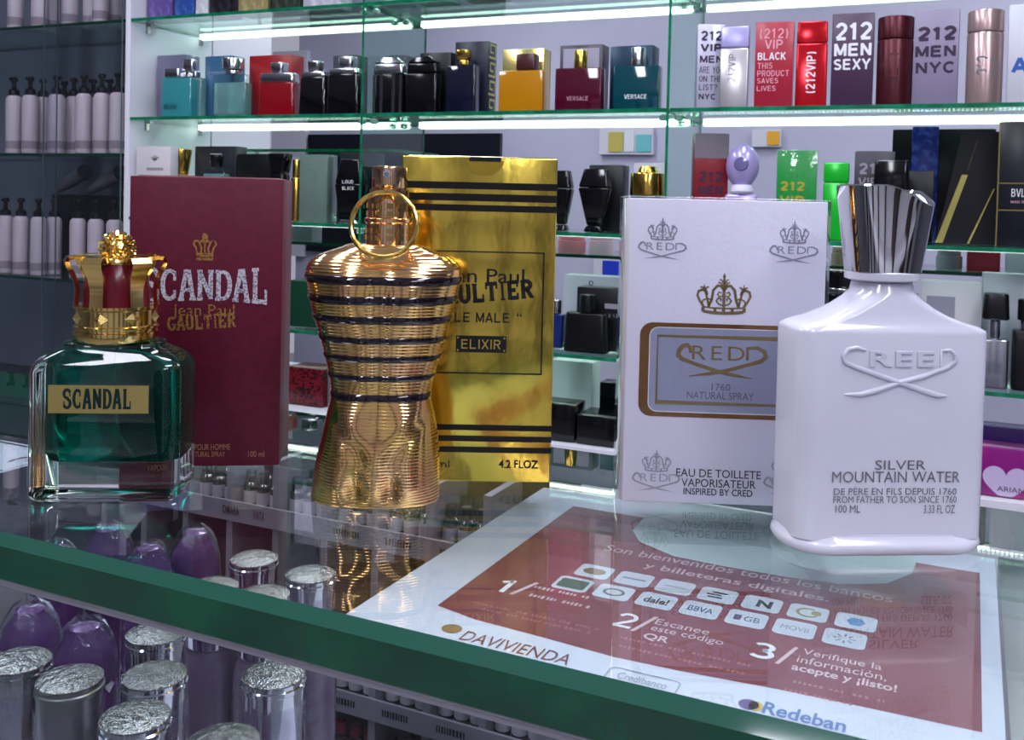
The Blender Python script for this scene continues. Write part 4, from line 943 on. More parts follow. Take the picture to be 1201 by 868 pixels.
for i in range(n_):
    for z in (rz1, rz2):
        mb = MB(); x = rx0 + (i + .5) * step; rd = random.Random(i * 3 + int(z * 100)); q = x - .012
        while q < x + .010:
            g = rd.uniform(.001, .0022); mb.flat([(q, z - .007), (q + g, z - .007), (q + g, z - .002), (q, z - .002)], RE - .0013); q += g + .0009
        if not (z == rz1 and 1 <= i <= 4): mb.build('small_print', M_PRINTB, rack, smooth=False, fix=False)
M_VIAL = mat('dark_vial', (40, 26, 30), .15, coat=.5); M_VLAB = mat('vial_label', (176, 172, 184), .5); M_VCAP = mat('black_vial_cap', (16, 15, 18), .3); M_VRED = mat('red_vial_cap', (120, 24, 30), .35)
def vial(x, z, ycol, capm):
    t = thing('sample_vial', 'small dark sample vial with white label standing in the rack', 'vial', ct(x, ycol, z - .0059), -BE, 'sample vials in the rack')
    MB().lathe([(.0055, 0), (.006, .001), (.006, .020), (.0035, .022)], 12).build('glass', M_VIAL, t)
    MB().lathe([(.0061, .005), (.0061, .015)], 12, cap0=False, cap1=False).build('label', M_VLAB, t)
    MB().lathe([(.0042, .0222), (.0042, .030), (.0036, .031)], 12).build('cap', capm, t)
    return t
v0 = {}
for lev, z in enumerate((rz1, rz2, rz2 - .055)):
    for i in range(n_):
        for k in range(3):
            x = rx0 + step * (i + (k + .75) / 3.5)
            for r_, yy in enumerate((RE + .016, RE + .038)[:2 if lev == 0 else 1]):
                key = (lev == 2 and i in (4, 5)) 
                if key not in v0: v0[key] = vial(x, z, yy, M_VRED if key else M_VCAP); o = v0[key]
                else: o = copy_tree(v0[key]); o.location = ct(x, yy, z - .0059)
                if key: o['label'] = 'small dark sample vial with red cap low in the rack'; o['group'] = 'red-capped vials in the rack'

# ---- paper flyer under the glass at the far left
fa, fb = cp(12, 520); fy = thing('flyer', 'white leaflet with black scribbled print at the far left under the glass', 'leaflet', (0, 0, 0), -BE)
fp = [cp(-30, 505), cp(-60, 560), cp(34, 558), cp(62, 527)]
fx0, fx1 = fp[0][0] - .02, cp(52, 540)[0]; fy0, fy1 = cp(10, 556)[1], min(cp(10, 517)[1], EB - .004)
MB().box(fx0, fx1, fy0, fy1, ZP - .0006, ZP - .0003).build('sheet', M_PAPER, fy, smooth=False)
mb = MB(); rd = random.Random(3)
for i in range(6):
    x = fx0 + (fx1 - fx0) * rd.uniform(.3, .9); yv = fy0 + (fy1 - fy0) * rd.uniform(.2, .8); t2 = MB().ribbon([(x + .004 * math.cos(q * .7), yv + .006 * math.sin(q * .7)) for q in range(7)], .0022); mb.add([(p.x, p.z, ZP - .0002) for p in t2.v], t2.f)
t2 = MB().ribbon([(fx0 + .002, fy0 + .003), (fx1 - .002, fy0 + .003), (fx1 - .002, fy1 - .003), (fx0 + .002, fy1 - .003)], .0012, closed=True); mb.add([(p.x, p.z, ZP - .0002) for p in t2.v], t2.f)
mb.build('print', M_PRINTB, fy, smooth=False, fix=False)

# ================================================================== goods on the display unit
def spot(x0, x1, ytop, z, t, depth, drz=0.0):
    zm = z + .06; s0, s1 = s_at(x0, t, zm), s_at(x1, t, zm); xm = (x0 + x1) / 2
    return su((s0 + s1) / 2, t + depth / 2, z + .0005), -TH + math.radians(drz), (s1 - s0) / math.cos(math.radians(drz)) , z_at(xm, ytop, t) - z
def put_text(o, s_, x0, x1, z0, z1, y, tm, kw):
    kw = dict(kw); bold = kw.pop('bold', 0)
    if all(c in SANS for c in s_): blocks(o, s_, x0, x1, z0, z1, y, tm, .16 + bold * 2.2, **kw)
    else: writing(o, s_, x0, x1, z0, z1, y, tm, bold=bold, **kw)
def bgbox(label, x0, x1, ytop, z, t, depth, m, drz=0.0, texts=(), bands=(), name='perfume_box', cat='box', wrap=False, group=None, side=None):
    loc, rz, w_, h_ = spot(x0, x1, ytop, z, t, depth, drz)
    o = thing(name, label, cat, loc, rz, group)
    carton_mesh(o, w_, depth, h_, m, r=.001)
    rsolid(MB(), [(h_ + .0001, w_ / 2 - .003, depth / 2 - .003, .001), (h_ + .0008, w_ / 2 - .004, depth / 2 - .004, .001)], 2).build('top_flap', m, o)
    y = -depth / 2 - .0006
    for (f0, f1, g0, g1, bm_) in bands:      # printed panels, as fractions of the face
        MB().flat([(w_ * (f0 - .5), h_ * g0), (w_ * (f1 - .5), h_ * g0), (w_ * (f1 - .5), h_ * g1), (w_ * (f0 - .5), h_ * g1)], y + .0003).build('printed_panel', bm_, o, smooth=False, fix=False)
    for tx in texts:
        s_, f0, f1, g0, g1, tm = tx[:6]; kw = tx[6] if len(tx) > 6 else {}
        put_text(o, s_, w_ * (f0 - .5), w_ * (f1 - .5), h_ * g0, h_ * g1, y, tm, kw)
    if side:                                 # key pattern on the right side
        mb = MB(); n = 4
        for i in range(n):
            z0 = h_ * (i + .15) / n; z1 = h_ * (i + .85) / n; x = w_ / 2 + .0006
            loop = [(-.8, 0), (.8, 0), (.8, 1), (-.4, 1), (-.4, .4), (.3, .4)]
            pts = [(depth * .45 * a, z0 + (z1 - z0) * b) for a, b in loop]; r2 = MB().ribbon(pts, .005); mb.add([(x, p.x, p.z) for p in r2.v], r2.f)
        mb.build('key_pattern', side, o, smooth=False, fix=False)
    if wrap:
        mb = MB(); soft_box(mb, w_ / 2 + .0015, depth / 2 + .0018, .0004, h_ + .0016, .0015, 2); mb.build('cellophane', M_WRAP, o, angle=50)
    return o
def bgbottle(label, x0, x1, ytop, z, t, depth, parts, drz=0.0, texts=(), name='perfume_bottle', cat='bottle', group=None):
    """parts: (name, 'r'|'c'|'f', width0, width1 as fractions, z0, z1 as fractions, material, corner fraction)"""
    loc, rz, w_, h_ = spot(x0, x1, ytop, z, t, depth, drz)
    o = thing(name, label, cat, loc, rz, group); made = {}
    for q in parts:
        nm, k, a, b, g0, g1, m = q[:7]; cf = q[7] if len(q) > 7 else .25; dx = q[8] if len(q) > 8 else 0.0
        mb = MB(); z0, z1 = h_ * g0, h_ * g1; e = min(.0025, (z1 - z0) * .2); T_ = Matrix.Translation((dx * w_, 0, 0))
        if k == 'c':
            r0, r1 = w_ * a / 2, w_ * b / 2
            mb.lathe([(r0 - e * .6, z0), (r0, z0 + e * .6), (r1, z1 - e), (r1 - e * .3, z1 - e * .3), (r1 - e, z1)], 28, M=T_)
        else:
            d0 = min(depth / 2, w_ * a / 2) * (1 if k == 'r' else a); d1 = min(depth / 2, w_ * b / 2) * (1 if k == 'r' else b)
            r0 = min(w_ * a / 2, d0) * cf * 2 * .5; r1 = min(w_ * b / 2, d1) * cf
            rsolid(mb, [(z0, w_ * a / 2 - e, d0 - e, max(r0 - e, .0004)), (z0 + e, w_ * a / 2, d0, r0), (z1 - e, w_ * b / 2, d1, r1), (z1 - e * .3, w_ * b / 2 - e * .3, d1 - e * .3, r1), (z1, w_ * b / 2 - e, d1 - e, max(r1 - e, .0004))], 4, 0, T_)
        made[nm] = mb.build(nm, m, o, angle=40)
    for tx in texts:
        s_, f0, f1, g0, g1, tm = tx[:6]; kw = dict(tx[6]) if len(tx) > 6 else {}
        wr = kw.pop('wrapped', None); y = -depth / 2 - .0006
        if wr: kw['wrap'] = w_ / 2 * wr + .0006; y = 0.0
        put_text(o, s_, w_ * (f0 - .5), w_ * (f1 - .5), h_ * g0, h_ * g1, y, tm, kw)
    return o
def cl(n, c, r=.35, me=0.0, **k): return mat(n, c, r, me, **k)
def gl(n, c, tr=.35): return mat(n, c, .06, 0, trans=tr, coat=.6)
M_SIL = cl('silver_cap', (196, 196, 202), .15, 1.0); M_BRS = cl('brass_cap', (214, 176, 84), .15, 1.0)
M_SHELL = sheet_glass('bottle_shell', (240, 248, 246), .06)
rot90 = {'rot': PI / 2}

# ---- second shelf, first bay
t0 = .035
bgbox('grey-lilac carton with clear curved sleeve at the left end of the lit shelf', 184, 218, 65, ZB, .085, .05, cl('grey_lilac_card', (112, 108, 136)), wrap=True)
AQ = gl('aqua_perfume', (70, 172, 180), .5); AQ2 = gl('pale_aqua_perfume', (170, 218, 218), .75)
bgbottle('square turquoise bottle with flat grey cap at the left end', 190, 222, 80, ZB, .03, .032, [('body', 'r', 1, 1, 0, .80, AQ, .2), ('cap', 'r', .5, .5, .805, 1, M_SIL, .3, -.18)], 4, [('MONT BLANC', .1, .55, .16, .28, M_PRINTB)])
bgbottle('pale aqua bottle half behind the turquoise one with tall silver cap', 214, 235, 69, ZB, .0665, .022, [('body', 'r', 1, 1, 0, .68, AQ2, .2), ('collar', 'r', .8, .8, .685, .80, M_SIL, .3, -.2), ('cap', 'r', .5, .5, .805, 1, M_SIL, .3, -.25)], 4)
bgbox('steel-blue perfume carton behind the clear aqua bottle', 240, 272, 66, ZB, .092, .05, cl('steel_blue_card', (62, 104, 140), .3), texts=[('STARWALKER', .1, .8, .72, .76, cl('pale_print', (150, 170, 190)))])
bgbottle('clear pale aqua bottle with wide silver cap before the blue carton', 249, 287, 68, ZB, .03, .034, [('body', 'r', 1, 1, 0, .72, M_SHELL, .2), ('perfume', 'r', .9, .9, .03, .58, AQ2, .2), ('neck', 'c', .42, .42, .725, .80, M_SIL), ('cap', 'c', .55, .55, .805, 1, M_SIL)], 3)
RD = gl('red_perfume', (140, 12, 24), .2)
bgbox('bright red perfume carton behind the red bottle', 292, 342, 65, ZB, .085, .05, cl('red_card', (156, 18, 30), .35))
bgbottle('rounded red bottle with silver shoulders and cap', 303, 343, 73, ZB, .03, .034, [('body', 'r', 1, .96, 0, .62, RD, .35), ('shoulder', 'r', .96, .94, .625, .80, M_SIL, .4), ('cap', 'r', .32, .36, .805, 1, M_SIL, .4)], 3)
for i, (a, b) in enumerate(((349.5, 381), (382, 420))):
    bgbottle(('round-shouldered black bottle with silver top beside the red carton', 'round-shouldered black bottle with tilted silver cap by the glass divider')[i], a, b, (71, 66)[i], ZB, .03 + .0 * i, .034, [('body', 'r', 1, .90, 0, .70, gl('black_perfume', (8, 8, 12), .05), .45), ('shoulder', 'r', .88, .80, .705, .80, M_SIL, .4), ('cap', 'r', .38, .42, .805, 1, M_SIL, .4, .06 * i)], 3)
bgbox('dark grey ribbed carton behind the black bottle by the divider', 390, 418, 65, ZB, .085, .05, cl('ribbed_grey_card', (66, 66, 76), .4))
# ---- second shelf, second bay
bgbox('charcoal ribbed carton right of the glass divider', 455, 474, 65, ZB, .09, .05, cl('ribbed_grey_card', (66, 66, 76), .4))
for i, (a, b, yt, m1, lb) in enumerate(((437, 471, 67, M_SIL, 'arched bottle with silver and black upright bands'), (476, 511, 66, cl('black_gloss', (10, 10, 14), .1), 'arched glossy black bottle beside the banded one'))):
    o = bgbottle(lb, a, b, yt, ZB, .03, .032, [('body', 'r', 1, 1, 0, .70, cl('black_gloss', (10, 10, 14), .1), .4), ('cap', 'r', 1, .96, .705, .88, m1, .4), ('cap_crown', 'r', .94, .5, .885, 1, m1, .4)], 3)
    if i == 0:
        _, _, w_, h_ = spot(a, b, yt, ZB, .03, .032, 3)
        for dx in (-.44, -.2, .2, .44): MB().box(w_ * dx - .0035, w_ * dx + .0035, -.0172, -.0163, .002, h_ * .69).build('band', M_SIL, o, smooth=False)
bgbox('black carton behind the glossy arched bottle', 492, 528, 62, ZB, .085, .045, cl('black_card', (16, 16, 20), .35))
bgbox('tall navy carton with gold key pattern on its side', 533, 571, 49, ZB, .085, .05, cl('navy_card', (26, 28, 52), .35), side=cl('pale_gold_print', (196, 190, 130), .35, .4))
bgbottle('dark navy square bottle with small gold cap', 523, 556, 58, ZB, .03, .034, [('body', 'r', 1, 1, 0, .75, gl('navy_perfume', (16, 18, 40), .1), .2), ('collar', 'c', .34, .34, .755, .84, M_BRS), ('cap', 'r', .4, .44, .845, 1, M_BRS, .4)], 3)
bgbox('pale gold mirrored carton behind the amber bottle', 589, 637, 58, ZB, .085, .045, cl('gold_mirror_card', (214, 196, 120), .2, .8))
bgbottle('square amber bottle with dark brown cap', 585, 635, 63, ZB, .03, .035, [('body', 'r', 1, 1, 0, .71, gl('amber_perfume', (206, 140, 10), .35), .12), ('cap', 'r', .44, .44, .715, 1, cl('brown_cap', (64, 24, 22), .25), .3, .1)], 3)
M_WIN = cl('carton_window', (176, 170, 192), .2)
bgbox('dark framed carton with pale window behind the plum bottle', 656, 706, 53, ZB, .085, .045, cl('dark_frame_card', (70, 62, 78), .35), bands=[(.08, .92, .5, .95, M_WIN)])
bgbottle('square plum bottle with gold cap', 651, 704, 58, ZB, .03, .035, [('body', 'r', 1, 1, 0, .70, gl('plum_perfume', (76, 8, 34), .15), .12), ('cap', 'c', .28, .28, .705, 1, M_BRS)], 3, [('VERSACE', .26, .74, .16, .24, cl('pink_print', (196, 150, 166)))])
bgbox('dark teal carton behind the teal bottle', 715, 765, 54, ZB, .085, .05, cl('teal_card', (18, 52, 74), .3, .3))
bgbottle('square dark teal bottle with silver cap by the second divider', 719, 772, 55, ZB, .03, .036, [('body', 'r', 1, 1, 0, .70, gl('teal_perfume', (4, 70, 82), .3), .12), ('cap', 'c', .32, .32, .705, 1, M_SIL)], 3, [('VERSACE', .25, .75, .17, .25, M_PRINTW, {'bold': .01})])
# ---- second shelf, third bay: 212 row
LIL = cl('lilac_silver_card', (190, 186, 208), .3, .25); PLUMP = cl('plum_print', (52, 36, 62))
bgbox('silver-lilac carton with dark block lettering, first after the divider', 814, 843, 29, ZB, .045, .045, LIL, 18, [('212', .1, .95, .80, .93, PLUMP, {'bold': .04}), ('VIP', .1, .95, .67, .78, PLUMP, {'bold': .04}), ('MEN', .08, .98, .54, .64, PLUMP, {'bold': .03}), ('ARE YOU', .08, 1, .42, .51, PLUMP, {'bold': .01}), ('ON THE', .08, .98, .32, .40, PLUMP, {'bold': .01}), ('LIST?', .08, .8, .22, .30, PLUMP, {'bold': .01}), ('NYC', .08, .75, .11, .19, PLUMP, {'bold': .02})])
bgbottle('slim silver bottle with lilac cap beside the silver-lilac carton', 843.5, 876, 31, ZB, .02, .03, [('body', 'r', 1, 1, 0, .73, cl('satin_silver', (196, 192, 194), .22, .7), .2), ('cap', 'r', 1, 1, .735, 1, cl('lilac_cap', (164, 158, 206), .25, .3), .2)], 6, [('212VIP', -.1, .94, .44, .54, cl('grey_foil', (110, 108, 116)), rot90)])
RDP = cl('pink_print2', (226, 160, 176))
bgbox('red carton with pink block lettering', 884, 928, 26, ZB, .03, .045, cl('crimson_card', (168, 34, 56), .3), 5, [('(212)', .1, .86, .80, .93, RDP, {'bold': .01}), ('VIP', .24, .74, .68, .80, RDP, {'bold': .01}), ('BLACK', .06, .82, .55, .65, M_PRINTW, {'bold': .02}), ('THIS', .06, .48, .45, .53, RDP, {'bold': .01}), ('PRODUCT', .06, .92, .36, .44, RDP, {'bold': .01}), ('SAVES', .06, .64, .28, .35, RDP, {'bold': .01}), ('LIVES', .06, .58, .19, .26, RDP, {'bold': .01})])
bgbottle('slim glossy red bottle beside the red carton', 932, 969, 25, ZB, .025, .03, [('body', 'r', 1, .98, 0, .74, cl('red_metal', (190, 14, 30), .15, .5), .25), ('cap', 'r', .98, .94, .745, 1, cl('red_metal', (190, 14, 30), .15, .5), .25)], 6, [('(212VIP)', -.2, 1.16, .34, .46, M_PRINTW, {'rot': PI / 2, 'bold': .02})])
bgbox('deep purple carton with large white lettering', 974, 1023, 16, ZB, .03, .045, cl('purple_card', (70, 44, 72), .35), 2, [('212', .06, .97, .70, .915, M_PRINTW, {'bold': .04}), ('MEN', .04, .97, .53, .69, M_PRINTW, {'bold': .03}), ('SEXY', .04, .95, .385, .52, M_PRINTW, {'bold': .03})])
bgbottle('maroon cylinder bottle beside the purple carton', 1027, 1070, 19, ZB, .02, .042, [('body', 'c', 1, 1, 0, .74, cl('maroon_metal', (78, 24, 36), .3, .5)), ('cap', 'c', 1, 1, .745, 1, cl('maroon_metal', (78, 24, 36), .3, .5))], 0, [('SEXY', -.1, .9, .32, .52, cl('dark_maroon', (40, 14, 20)), {'rot': PI / 2, 'wrapped': 1.0})])
bgbox('mauve-grey carton with dark block lettering beside the cylinders', 1071, 1124, 11, ZB, .03, .045, cl('mauve_card', (140, 130, 156), .35), -2, [('212', .06, .96, .66, .83, PLUMP, {'bold': .05}), ('MEN', .02, .96, .49, .63, PLUMP, {'bold': .03}), ('NYC', .04, .95, .32, .46, PLUMP, {'bold': .02})])
bgbottle('beige metal cylinder bottle near the right end', 1133, 1177, 11, ZB, .02, .042, [('body', 'c', 1, 1, 0, .76, cl('beige_metal', (178, 152, 150), .25, .6)), ('cap', 'c', 1, 1, .765, 1, cl('beige_metal', (178, 152, 150), .25, .6))], 0, [('212', .2, .8, .3, .5, cl('slate_print', (70, 100, 110)), {'rot': PI / 2, 'wrapped': 1.0})])
bgbox('pale grey carton with blue letter at the right frame edge', 1182, 1232, 5, ZB, .03, .045, cl('pale_card', (204, 204, 216), .3), -2, [('A', .08, .5, .3, .48, cl('blue_print', (40, 90, 170)), {'bold': .03})])

# ---- top shelf
tops = [('violet-blue carton at the left of the top shelf', 173, 202, (92, 74, 140)), ('blue carton with pale print on the top shelf', 205, 228, (40, 76, 150)), ('white carton stub on the top shelf', 230, 244, (206, 206, 214)), ('black speckled carton on the top shelf', 246, 270, (22, 20, 30)), ('gold glitter carton on the top shelf', 280, 314, (150, 136, 90)), ('dark olive carton on the top shelf', 317, 352, (40, 48, 40)), ('white lilac carton on the top shelf', 356, 400, (190, 186, 200)),
        ('silver carton right of the first divider on the top shelf', 452, 480, (180, 182, 190)), ('mint carton on the top shelf', 490, 530, (150, 190, 180)), ('pale pink carton on the top shelf', 545, 590, (200, 170, 180)), ('turquoise carton on the top shelf', 600, 640, (90, 180, 190)), ('wine red carton on the top shelf', 660, 700, (120, 40, 60)), ('white carton left of the second divider on the top shelf', 715, 765, (206, 208, 214)),
        ('clear grey carton right of the second divider on the top shelf', 806, 850, (150, 160, 165)), ('yellow carton on the top shelf', 880, 918, (220, 180, 40)), ('white carton after the yellow one on the top shelf', 935, 980, (210, 212, 216)), ('gold and black carton on the top shelf', 1035, 1090, (150, 120, 40)), ('black carton at the right of the top shelf', 1110, 1165, (26, 26, 30))]
for i, (lb, a, b, c) in enumerate(tops):
    w0 = spot(a, b, 0, ZA, .05, .05)
    o = thing('perfume_box', lb, 'box', w0[0], w0[1]); carton_mesh(o, w0[2], .05, .13 + .02 * (i % 3), cl('top_shelf_card.%02d' % i, c, .35, vary=(60, tuple(min(255, v + 40) for v in c), .5, .7)))

# ---- third shelf
WC = cl('ivory_card', (206, 200, 206), .4)
ivo = bgbox('ivory carton with gold feather mark behind the burgundy box', 160, 199, 172, ZC, .01, .03, WC, texts=[], bands=[(.3, .8, .66, .70, cl('grey_band', (150, 146, 150)))])
_, _, w_, h_ = spot(160, 199, 172, ZC, .01, .03); mb = MB()
for k in range(-3, 4): mb.ribbon([(w_ * .05 + k * .0012, h_ * .80), (w_ * .05 + k * .0032, h_ * .84), (w_ * .05 + k * .0045, h_ * .875 - abs(k) * .0018)], .0014, -.0158)
mb.build('feather_mark', cl('dull_gold', (90, 80, 60), .3, .5), ivo, smooth=False, fix=False)
bgbottle('bottle with flared gold cap above the burgundy box', 194, 221, 175, ZC, .055, .03, [('body', 'r', 1, 1, 0, .62, gl('clear_gold_perfume', (190, 170, 120), .5), .2), ('cap', 'c', .48, .70, .625, 1, M_BRS)], 0)
bgbox('dark slate carton with pale crest above the burgundy box', 228, 276, 172, ZC, .085, .045, cl('slate_card', (44, 44, 54), .35), bands=[(.38, .66, .78, .9, M_PRINTW)])
bgbottle('clear bottle with black ribbed cap before the slate carton', 236, 262, 181, ZC, .03, .03, [('body', 'r', 1, 1, 0, .80, M_SHELL, .2), ('perfume', 'r', .86, .86, .03, .7, AQ2, .2), ('cap', 'c', .4, .5, .805, 1, M_BLACK)], 0)
bgbox('low black carton above the burgundy box', 278, 325, 181, ZC, .085, .045, cl('black_card', (16, 16, 20), .35))
bgbottle('black bottle with flared top beside the low black carton', 312, 334, 180, ZC, .03, .034, [('body', 'r', .8, .7, 0, .7, cl('black_gloss', (10, 10, 14), .1), .4), ('cap', 'r', .7, 1, .705, 1, cl('black_gloss', (10, 10, 14), .1), .4)], 0)
bgbottle('slim gold bottle peeking past the burgundy box', 339, 350, 187, ZC, .05, .02, [('body', 'c', .9, .9, 0, .7, M_BRS), ('cap', 'c', .7, .7, .705, 1, M_BRS)], 0)
bgbox('grey-green translucent carton between burgundy box and gold bottle', 351, 381, 182, ZC, .05, .05, cl('grey_green_card', (112, 132, 122), .25), 6, wrap=True)
bgbox('dark carton behind the gold spray head', 398, 439, 180, ZC, .085, .045, cl('charcoal_card', (40, 42, 48), .35))
bgbottle('black cup-shaped bottle with small white lettering', 391, 424, 187, ZC, .03, .036, [('base', 'r', .72, .6, 0, .06, M_SIL, .4), ('body', 'f', .72, 1, .065, .62, cl('black_gloss', (10, 10, 14), .1), .4), ('cap', 'f', .98, .66, .625, 1, cl('black_gloss', (10, 10, 14), .1), .4)], 0, [('LOUD', .3, .72, .62, .68, M_PRINTW), ('BLACK', .3, .74, .52, .58, M_PRINTW)])
bgbox('dark green carton right of the gold spray head', 448, 474, 196, ZC, .06, .045, cl('bottle_green_card', (26, 44, 42), .3))
bgbottle('black trophy-shaped bottle left of the white box', 677, 714, 198, ZC, .03, .036, [('foot', 'r', .62, .5, 0, .10, cl('black_gloss', (10, 10, 14), .1), .4), ('body', 'f', .5, 1, .105, .70, cl('black_gloss', (10, 10, 14), .1), .4), ('cap', 'f', .98, .72, .705, 1, cl('black_gloss', (10, 10, 14), .1), .4)], 2)
bgbottle('black trophy-shaped bottle half behind the gold foil box', 645, 668, 200, ZC, .05, .034, [('foot', 'r', .62, .5, 0, .10, cl('black_gloss', (10, 10, 14), .1), .4), ('body', 'f', .5, 1, .105, .70, cl('black_gloss', (10, 10, 14), .1), .4), ('cap', 'f', .98, .72, .705, 1, cl('black_gloss', (10, 10, 14), .1), .4)], 2)
bgbox('black carton behind the trophy-shaped bottle', 690, 730, 194, ZC, .085, .045, cl('black_card', (16, 16, 20), .35))
bgbottle('bottle with black body and round gold lid above the white box', 736, 776, 195, ZC, .03, .036, [('body', 'c', .96, .96, 0, .56, cl('black_gloss', (10, 10, 14), .1)), ('lid', 'c', 1, .96, .565, .90, M_BRS), ('lid_knob', 'c', .6, .5, .905, 1, M_BRS)], 0)
bgbox('white carton behind the round gold lid', 742, 778, 192, ZC, .085, .04, cl('pale_card', (204, 204, 216), .3))
bgbox('red carton with grey top and dark lettering above the white box', 810, 847, 157, ZC, .045, .045, cl('dark_red_card', (126, 22, 34), .3), 20, [('212', .12, .86, .52, .64, PLUMP, {'bold': .04}), ('MEN', .1, .86, .40, .50, PLUMP, {'bold': .03}), ('HEROES', .1, .9, .30, .38, cl('pink_print', (196, 150, 166)))], [(0, 1, .76, 1, cl('grey_card', (120, 112, 120), .3))])
LV = cl('lilac_plastic', (174, 160, 214), .2, .2)
loc, rz, w_, h_ = spot(848, 887, 168, ZC, .03, .036, 3)
o = thing('perfume_bottle', 'rounded lilac bottle with glossy dome top above the white box', 'bottle', loc, rz)
mb = MB(); soft_box(mb, w_ * .48, .017, 0, h_ * .46, .008, 4); mb.build('body', LV, o)
MB().lathe([(w_ * .30, h_ * .462), (w_ * .36, h_ * .49), (w_ * .34, h_ * .53), (w_ * .28, h_ * .56)], 24).build('neck', cl('pale_lilac', (214, 210, 232), .15), o)
mb = MB(); mb.lathe([(.2 * w_, h_ * .561)] + [(w_ * .5 * math.cos(a), h_ * (.76 + .235 * math.sin(a))) for a in [-PI / 2.6 + i * (PI / 2 + PI / 2.6) / 11 for i in range(11)]] + [(.001, h_)], 28, sy=.66); dm = mb.build('dome', LV, o)
MB().lathe([(w_ * .22, 0), (w_ * .2, .002), (.001, .003)], 20, M=Matrix.Translation((0, -.3 * w_, h_ * .78)) @ Matrix.Rotation(PI / 2 - .1, 4, 'X')).build('window', cl('smoky_lilac', (120, 112, 160), .08, .3), dm)
GRN = cl('green_card', (24, 150, 60), .35)
bgbox('green carton with gold lettering above the white box', 909, 955, 177, ZC, .04, .045, GRN, 6, [('212', .08, .72, .54, .66, cl('gold_print', (190, 176, 50)), {'bold': .04}), ('VIP', .08, .72, .38, .50, cl('gold_print', (190, 176, 50)), {'bold': .03})], wrap=True)
bgbottle('plain bright green bottle right of the white box', 964, 994, 191, ZC, .03, .03, [('body', 'r', 1, 1, 0, .74, cl('green_metal', (10, 176, 40), .2, .2), .3), ('cap', 'r', 1, 1, .745, 1, cl('green_metal', (10, 176, 40), .2, .2), .3)], 3)
bgbox('dark grey carton with pale lettering behind the chrome cap', 1000, 1046, 178, ZC, .045, .045, cl('ash_card', (58, 54, 66), .35), 6, [('212', .08, .8, .74, .88, cl('ash_print', (150, 144, 156)), {'bold': .04}), ('VIP', .08, .6, .60, .72, cl('ash_print', (150, 144, 156)), {'bold': .03}), ('BLACK', .06, .9, .46, .56, cl('ash_print', (150, 144, 156)), {'bold': .03})])
bgbottle('clear bottle with broad black cap behind the chrome cap', 1022, 1066, 188, ZC, .0, .036, [('body', 'r', 1, 1, 0, .58, M_SHELL, .3), ('perfume', 'r', .86, .86, .02, .5, gl('black_perfume', (8, 8, 12), .05), .3), ('cap', 'r', .96, .92, .585, 1, cl('black_gloss', (10, 10, 14), .1), .4)], 0)
bgbox('blue patterned carton behind the black boxes', 1067, 1098, 149, ZC, .215, .03, cl('blue_pattern_card', (52, 58, 176), .3, vary=(70, (90, 110, 220), .45, .6)))
bgbox('low black carton before the blue patterned one', 1064, 1094, 201, ZC, .15, .03, cl('black_card', (16, 16, 20), .35))
# big black gift boxes with gold bolts
bgbox('large black gift box behind the blue carton', 1044, 1165, 152, ZC, .25, .045, cl('black_card', (16, 16, 20), .35))
loc, rz, w_, h_ = spot(1098, 1170, 155, ZC, .09, .04)
o = thing('perfume_box', 'black slant-sided gift box with a gold bolt stripe', 'box', loc, rz)
mb = MB(); mb.prism([(-w_ * .5, 0), (w_ * .5, 0), (w_ * .5, h_), (-w_ * .12, h_)], -.02, .02); mb.build('carton', cl('black_card', (16, 16, 20), .35), o, smooth=False)
mb = MB(); mb.prism([(-w_ * .5, .002), (-w_ * .38, .002), (w_ * .0, h_ * .62), (-w_ * .10, h_ * .62)], -.0225, -.0203); mb.build('gold_bolt', cl('pale_gold_foil', (220, 206, 120), .25, .8), o, smooth=False)
mb = MB(); mb.prism([(w_ * .02, .002), (w_ * .06, .002), (w_ * .44, h_ * .5), (w_ * .42, h_ * .5)], -.0225, -.0203); mb.build('gold_bolt', cl('pale_gold_foil', (220, 206, 120), .25, .8), o, smooth=False)
mb = MB(); mb.prism([(-w_ * .02, h_ * .66), (w_ * .005, h_ * .66), (w_ * .14, h_ * .92), (w_ * .125, h_ * .92)], -.0215, -.0203); mb.build('gold_bolt', cl('dull_gold', (90, 80, 60), .3, .5), o, smooth=False)
bgbox('tall black carton with thin gold frame at the right frame edge', 1169, 1228, 143, ZC, .03, .045, cl('blue_black_card', (22, 24, 32), .3), -2, [('BVLGARI', .28, 1.5 * .62, .40, .47, M_PRINTW), ('MAN IN BLACK', .28, .9, .35, .375, cl('pink_print', (196, 150, 166)))], [(0, .03, 0, 1, cl('gold_line', (150, 130, 80), .3, .6)), (0, 1, .505, .515, cl('gold_line', (150, 130, 80), .3, .6)), (0, 1, .29, .30, cl('gold_line', (150, 130, 80), .3, .6))])

# ---- rear shelf, seen between
for lb, a, b, yt, c in (('round pink jar on the rear shelf behind the gold box', 652, 683, 274, (210, 130, 140)), ('pale pink jar on the rear shelf beside its twin', 688, 716, 274, (220, 180, 196)), ('beige jar on the rear shelf right of the white box', 974, 1000, 290, (150, 130, 110)), ('grey marbled jar on the rear shelf under the gift box', 1098, 1130, 292, (150, 152, 160))):
    bgbottle(lb, a, b, yt, ZR, .36, .05, [('jar', 'c', 1, 1, 0, .66, cl('jar_' + lb[:11].replace(' ', '_'), c, .3)), ('lid', 'c', .9, .86, .665, 1, cl('jar_lid_' + lb[:11].replace(' ', '_'), c, .2))], name='cosmetic_jar', cat='jar')
bgbox('crimson carton on the rear shelf at the right', 1135, 1174, 284, ZR, .35, .05, cl('crimson_card', (168, 34, 56), .3))
bgbox('white carton on the rear shelf at the right frame edge', 1181, 1225, 280, ZR, .35, .05, cl('pale_card', (204, 204, 216), .3))
